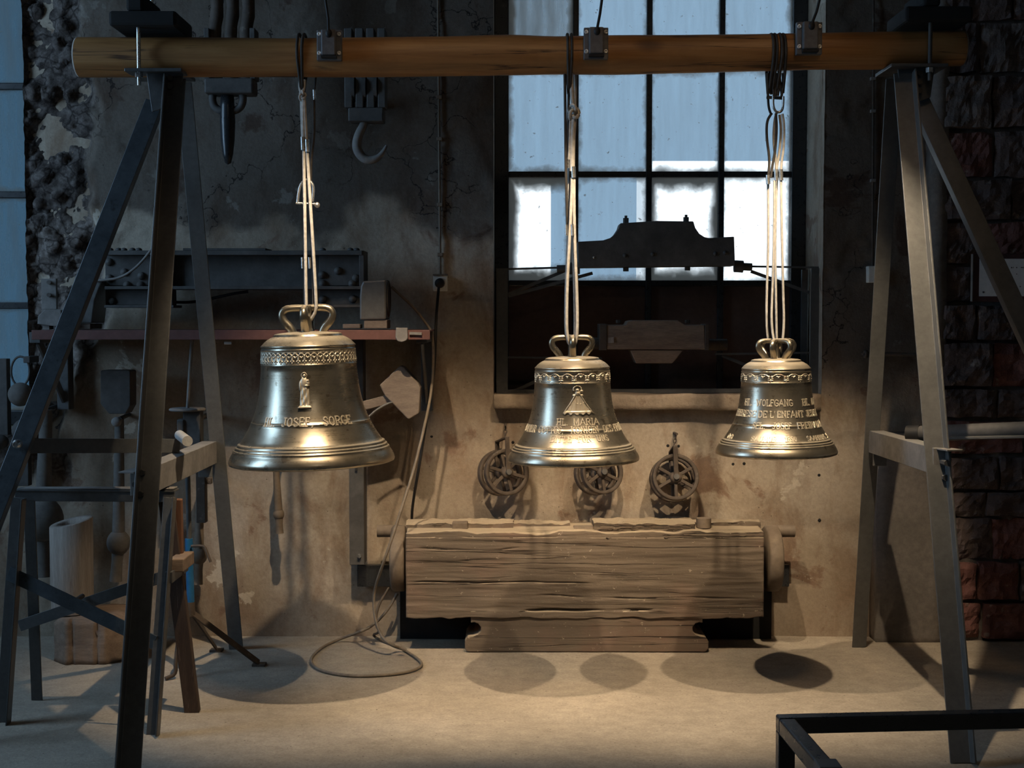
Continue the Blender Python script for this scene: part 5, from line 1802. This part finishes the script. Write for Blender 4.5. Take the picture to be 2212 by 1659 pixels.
sl = MB().cyl(W(408, 1163, PY), W(412, 1303, PY), .017, 16).build('sleeve', M['blue'], root, bevel=.002)
MB().tube(smooth([W(413, 1180, PY - .02), W(432, 1179, PY - .03), W(442, 1180, PY - .03), W(446, 1190, PY - .04), W(455, 1214, PY - .04)], 2), .0062, 8).build('crank', M['iron_rust'], sl)
px_box(MB(), 398, 1000, 414, 1012, PY - .02, .04).build('head', M['steel_dark'], root, bevel=.002)

# ================================================================ WIRING
def on_wall(x, y, off=.012):
    p = W(x, y, WY - off)
    return V(p.x, WY - off - max(0, wall_coat(p.x, p.z)[0]) * .6, p.z)


root = thing('conduit', 'thin metal conduit running down the plaster to the wall socket', 'pipe', on_wall(951, 594), 'conduits on the wall')
MB().tube([on_wall(946 + 5 * k / 12, -30 + 622 * k / 12) for k in range(13)], .006, 8).build('tube', M['iron_warm'], root)
for y in (210, 300, 442, 550):
    c = on_wall(947.5 + y / 160, y)
    MB().span((c.x - .014, c.y - .010, c.z - .009), (c.x + .014, WY + .01, c.z + .009)).build('clip', M['iron_warm'], root, bevel=.003)
c = on_wall(951, 612, .02)
root = thing('wall_socket', 'yellowed wall socket with a black plug, at the edge of the lit plaster', 'socket', c)
a, b = W(936, 629, c.y), W(967, 593, c.y)
MB().span((a.x, c.y - .016, a.z), (b.x, WY + .01, b.z)).build('case', M['plastic_white'], root, bevel=.004)
MB().span((a.x - .001, c.y - .022, b.z - .006), (b.x + .001, c.y - .010, b.z + .002)).build('lid', M['iron_warm'], root, bevel=.001)
MB().lathe([(.026, 0), (.0285, .002), (.0285, .005), (.025, .006)], 24, (c.x, c.y - .016, c.z), (0, -1, 0)).build('ring', M['plastic_white'], root)
root = thing('plug_cable', 'black plug and cable hanging from the wall socket past the shelf end', 'cable', W(940, 700, 6.5))
MB().lathe([(0, .05), (.015, .05), (.022, .04), (.024, .012), (.024, 0), (0, 0)], 20, (c.x - .002, c.y - .014, c.z), (0, -1, 0)).build('plug', M['rubber'], root)
pp = [V(c.x - .004, c.y - .05, c.z - .012), W(946, 640, 6.53), W(942, 690, 6.45), W(941, 730, 6.42), W(938, 800, 6.42), W(926, 870, 6.40), W(918, 930, 6.42), W(905, 1010, 6.42), W(891, 1090, 6.56), W(889, 1130, 6.595), W(893, 1190, 6.604)]
MB().tube(smooth(pp, 2), .0068, 8).build('cable', M['rubber'], root)
root = thing('power_cable', 'dusty cable falling from the shelf into a wide coil on the floor', 'cable', FL(792, 1430))


def fl(x, y, h=.009):
    p = FL(x, y)
    return V(p.x, p.y, fl_h(p.x, p.y) + h)


pp = [W(846, 620, 6.40), W(868, 640, 6.42), W(894, 664, 6.44), W(918, 694, 6.42), W(936, 722, 6.35), W(936, 800, 6.33), W(930, 860, 6.32), W(915, 930, 6.31), W(893, 1020, 6.25), W(870, 1090, 6.22), W(848, 1160, 6.20), W(826, 1222, 6.22), W(808, 1275, 6.33), W(807, 1310, 6.32), W(812, 1345, 6.29), W(824, 1375, 6.26), W(842, 1392, 6.22)]
pp += [fl(868, 1404), fl(896, 1421), fl(912, 1436), fl(908, 1447), fl(880, 1457), fl(830, 1463), fl(770, 1465), fl(720, 1459), fl(686, 1449), fl(671, 1436), fl(674, 1421), fl(694, 1402), fl(730, 1385)] + [W(775, 1366, 6.45), W(806, 1352, 6.50), W(838, 1318, 6.53), W(858, 1282, 6.55)]
MB().tube(smooth(pp, 2), .0068, 8).build('cable', M['cord_dust'], root)
for q in ((846, 1392), (871, 1402)):
    c = W(q[0], q[1], 6.23)
    MB().cyl(c + V(-.014, 0, .008), c + V(.014, 0, -.006), .0085, 8).build('tape', M['cord_dust'], root)
MB().tube(smooth([W(840, 1270, 6.50), W(815, 1310, 6.45), W(811, 1350, 6.42), W(822, 1366, 6.38), fl(800, 1377), fl(850, 1398), fl(868, 1404)], 2), .0062, 8).build('cable', M['cable'], root)
root = thing('shelf_cable', 'thin grey cable looping across the riveted yoke', 'cable', W(300, 600, 6.2))
pp = [W(384, 375, 6.2), W(370, 440, 6.2), W(352, 500, 6.21), W(325, 543, 6.23), W(295, 578, 6.24), W(262, 600, 6.25), W(228, 605, 6.25), W(205, 606, 6.25)]
MB().tube(smooth(pp, 3), .0062, 8).build('cable', M['iron_dust'], root)
MB().tube(smooth([W(340, 648, 6.42), W(375, 653, 6.42), W(420, 653, 6.42), W(470, 642, 6.42), W(505, 634, 6.42), W(536, 630, 6.42)], 3), .007, 8).build('cable', M['rubber'], root)
root = thing('conduit', 'thin conduit on the dark plaster behind the right-hand frame', 'pipe', on_wall(1884, 590), 'conduits on the wall')
MB().tube([on_wall(1887 - 2 * k / 10, -30 + 604 * k / 10) for k in range(11)], .006, 8).build('tube', M['iron_rust'], root)
for y in (170, 240, 390):
    c = on_wall(1886, y)
    MB().span((c.x - .013, c.y - .010, c.z - .008), (c.x + .013, WY + .01, c.z + .008)).build('clip', M['iron_dust'], root, bevel=.003)
a, b = on_wall(1872, 611), on_wall(1890, 575)
o = MB().span((a.x, a.y - .03, a.z), (b.x, WY + .01, b.z)).build('switch_box', M['plastic_white'], bevel=.004)
tag(o, 'small white switch box half behind the right rear frame leg', 'switch')
root = thing('wall_bar', 'thin round iron bar fixed across the plaster behind the right-hand frame', 'bar', on_wall(1950, 766))
MB().cyl(W(1870, 764, WY - .05), W(2036, 768, WY - .09), .010, 12).build('bar', M['iron_rust'], root)
for px in (1870, 2034):
    c = W(px, 765, WY - .06)
    MB().lathe([(.011, -.008), (.019, -.008), (.020, .008), (.011, .008)], 16, c, (1, 0, .0), closed=True).build('eye', M['iron_rust'], root)
    MB().cyl(c + V(0, .01, 0), V(c.x, WY + .02, c.z), .008, 8).build('stud', M['iron_rust'], root)

# ================================================================ INFORMATION BOARD
BYY = 6.40
root = thing('information_board', 'dark framed white information board on the brick-red wall', 'sign', W(2230, 650, BYY))
px_box(MB(), 2100, 548, 2330, 652, BYY, .03).build('frame_board', M['maroon'], root, bevel=.003)
px_box(MB(), 2099, 549, 2103, 651, BYY - .012, .02).build('frame_edge', M['iron_dust'], root, bevel=.001)
px_box(MB(), 2115, 559, 2316, 640, BYY - .004, .004).build('sheet', M['paper'], root)
rnd = random.Random(5)
mb = MB()
for py, xa in ((578, 2184), (592, 2195), (606, 2200), (619, 2200)):
    x = xa
    while x < 2300:
        wd = rnd.uniform(1.2, 4.0)
        if rnd.random() < (.82 if py == 578 else .4):
            px_box(mb, x, py - rnd.uniform(.8, 1.6), x + wd, py + rnd.uniform(.6, 1.4), BYY - .0052, .0008)
        x += wd + rnd.uniform(.5, 1.6) + (4 if rnd.random() < .2 else 0)
mb.build('print', M['ink'], root)
for px, py in ((2124, 568), (2124, 631)):
    MB().lathe([(.005, 0), (.004, .002), (0, .003)], 10, W(px, py, BYY - .004), (0, -1, 0)).build('pin', M['ink'], root)
MB().cyl(W(2160, 560, BYY + .02), W(2160, 560, SY + .05), .01, 8).cyl(W(2290, 560, BYY + .02), W(2290, 560, SY + .05), .01, 8).build('fixing', M['iron'], root)

# ================================================================ BARRIER RAIL IN FRONT
GY = 2.72
g0 = W(1697, 1553, GY)
root = thing('barrier_rail', 'black square-tube barrier rail at the lower right corner', 'railing', (g0.x, GY, 0))
tb = .034
e = W(2330, 1538, GY + .02)
MB().bar((g0.x - tb / 2, g0.y, g0.z - tb / 2 + .006), (e.x, e.y, e.z - tb / 2 + .006), tb, tb).build('top_rail', M['black'], root, bevel=.004)
MB().bar((g0.x, g0.y - tb / 2, g0.z - tb / 2 + .006), (g0.x + .10, .9, g0.z - tb / 2 + .006), tb, tb).build('side_rail', M['black'], root, bevel=.004)
for x, y in ((g0.x, g0.y), (g0.x + .10, .95), (e.x - .05, e.y)):
    MB().span((x - tb / 2, y - tb / 2, 0), (x + tb / 2, y + tb / 2, g0.z - tb + .008)).build('post', M['black'], root, bevel=.003)
k = g0.lerp(V(g0.x + .10, .9, g0.z), .165)
MB().box((k.x, k.y, g0.z - tb / 2 + .006), (tb + .008, .05, tb + .008)).build('joint_sleeve', M['steel_dark'], root, bevel=.002)
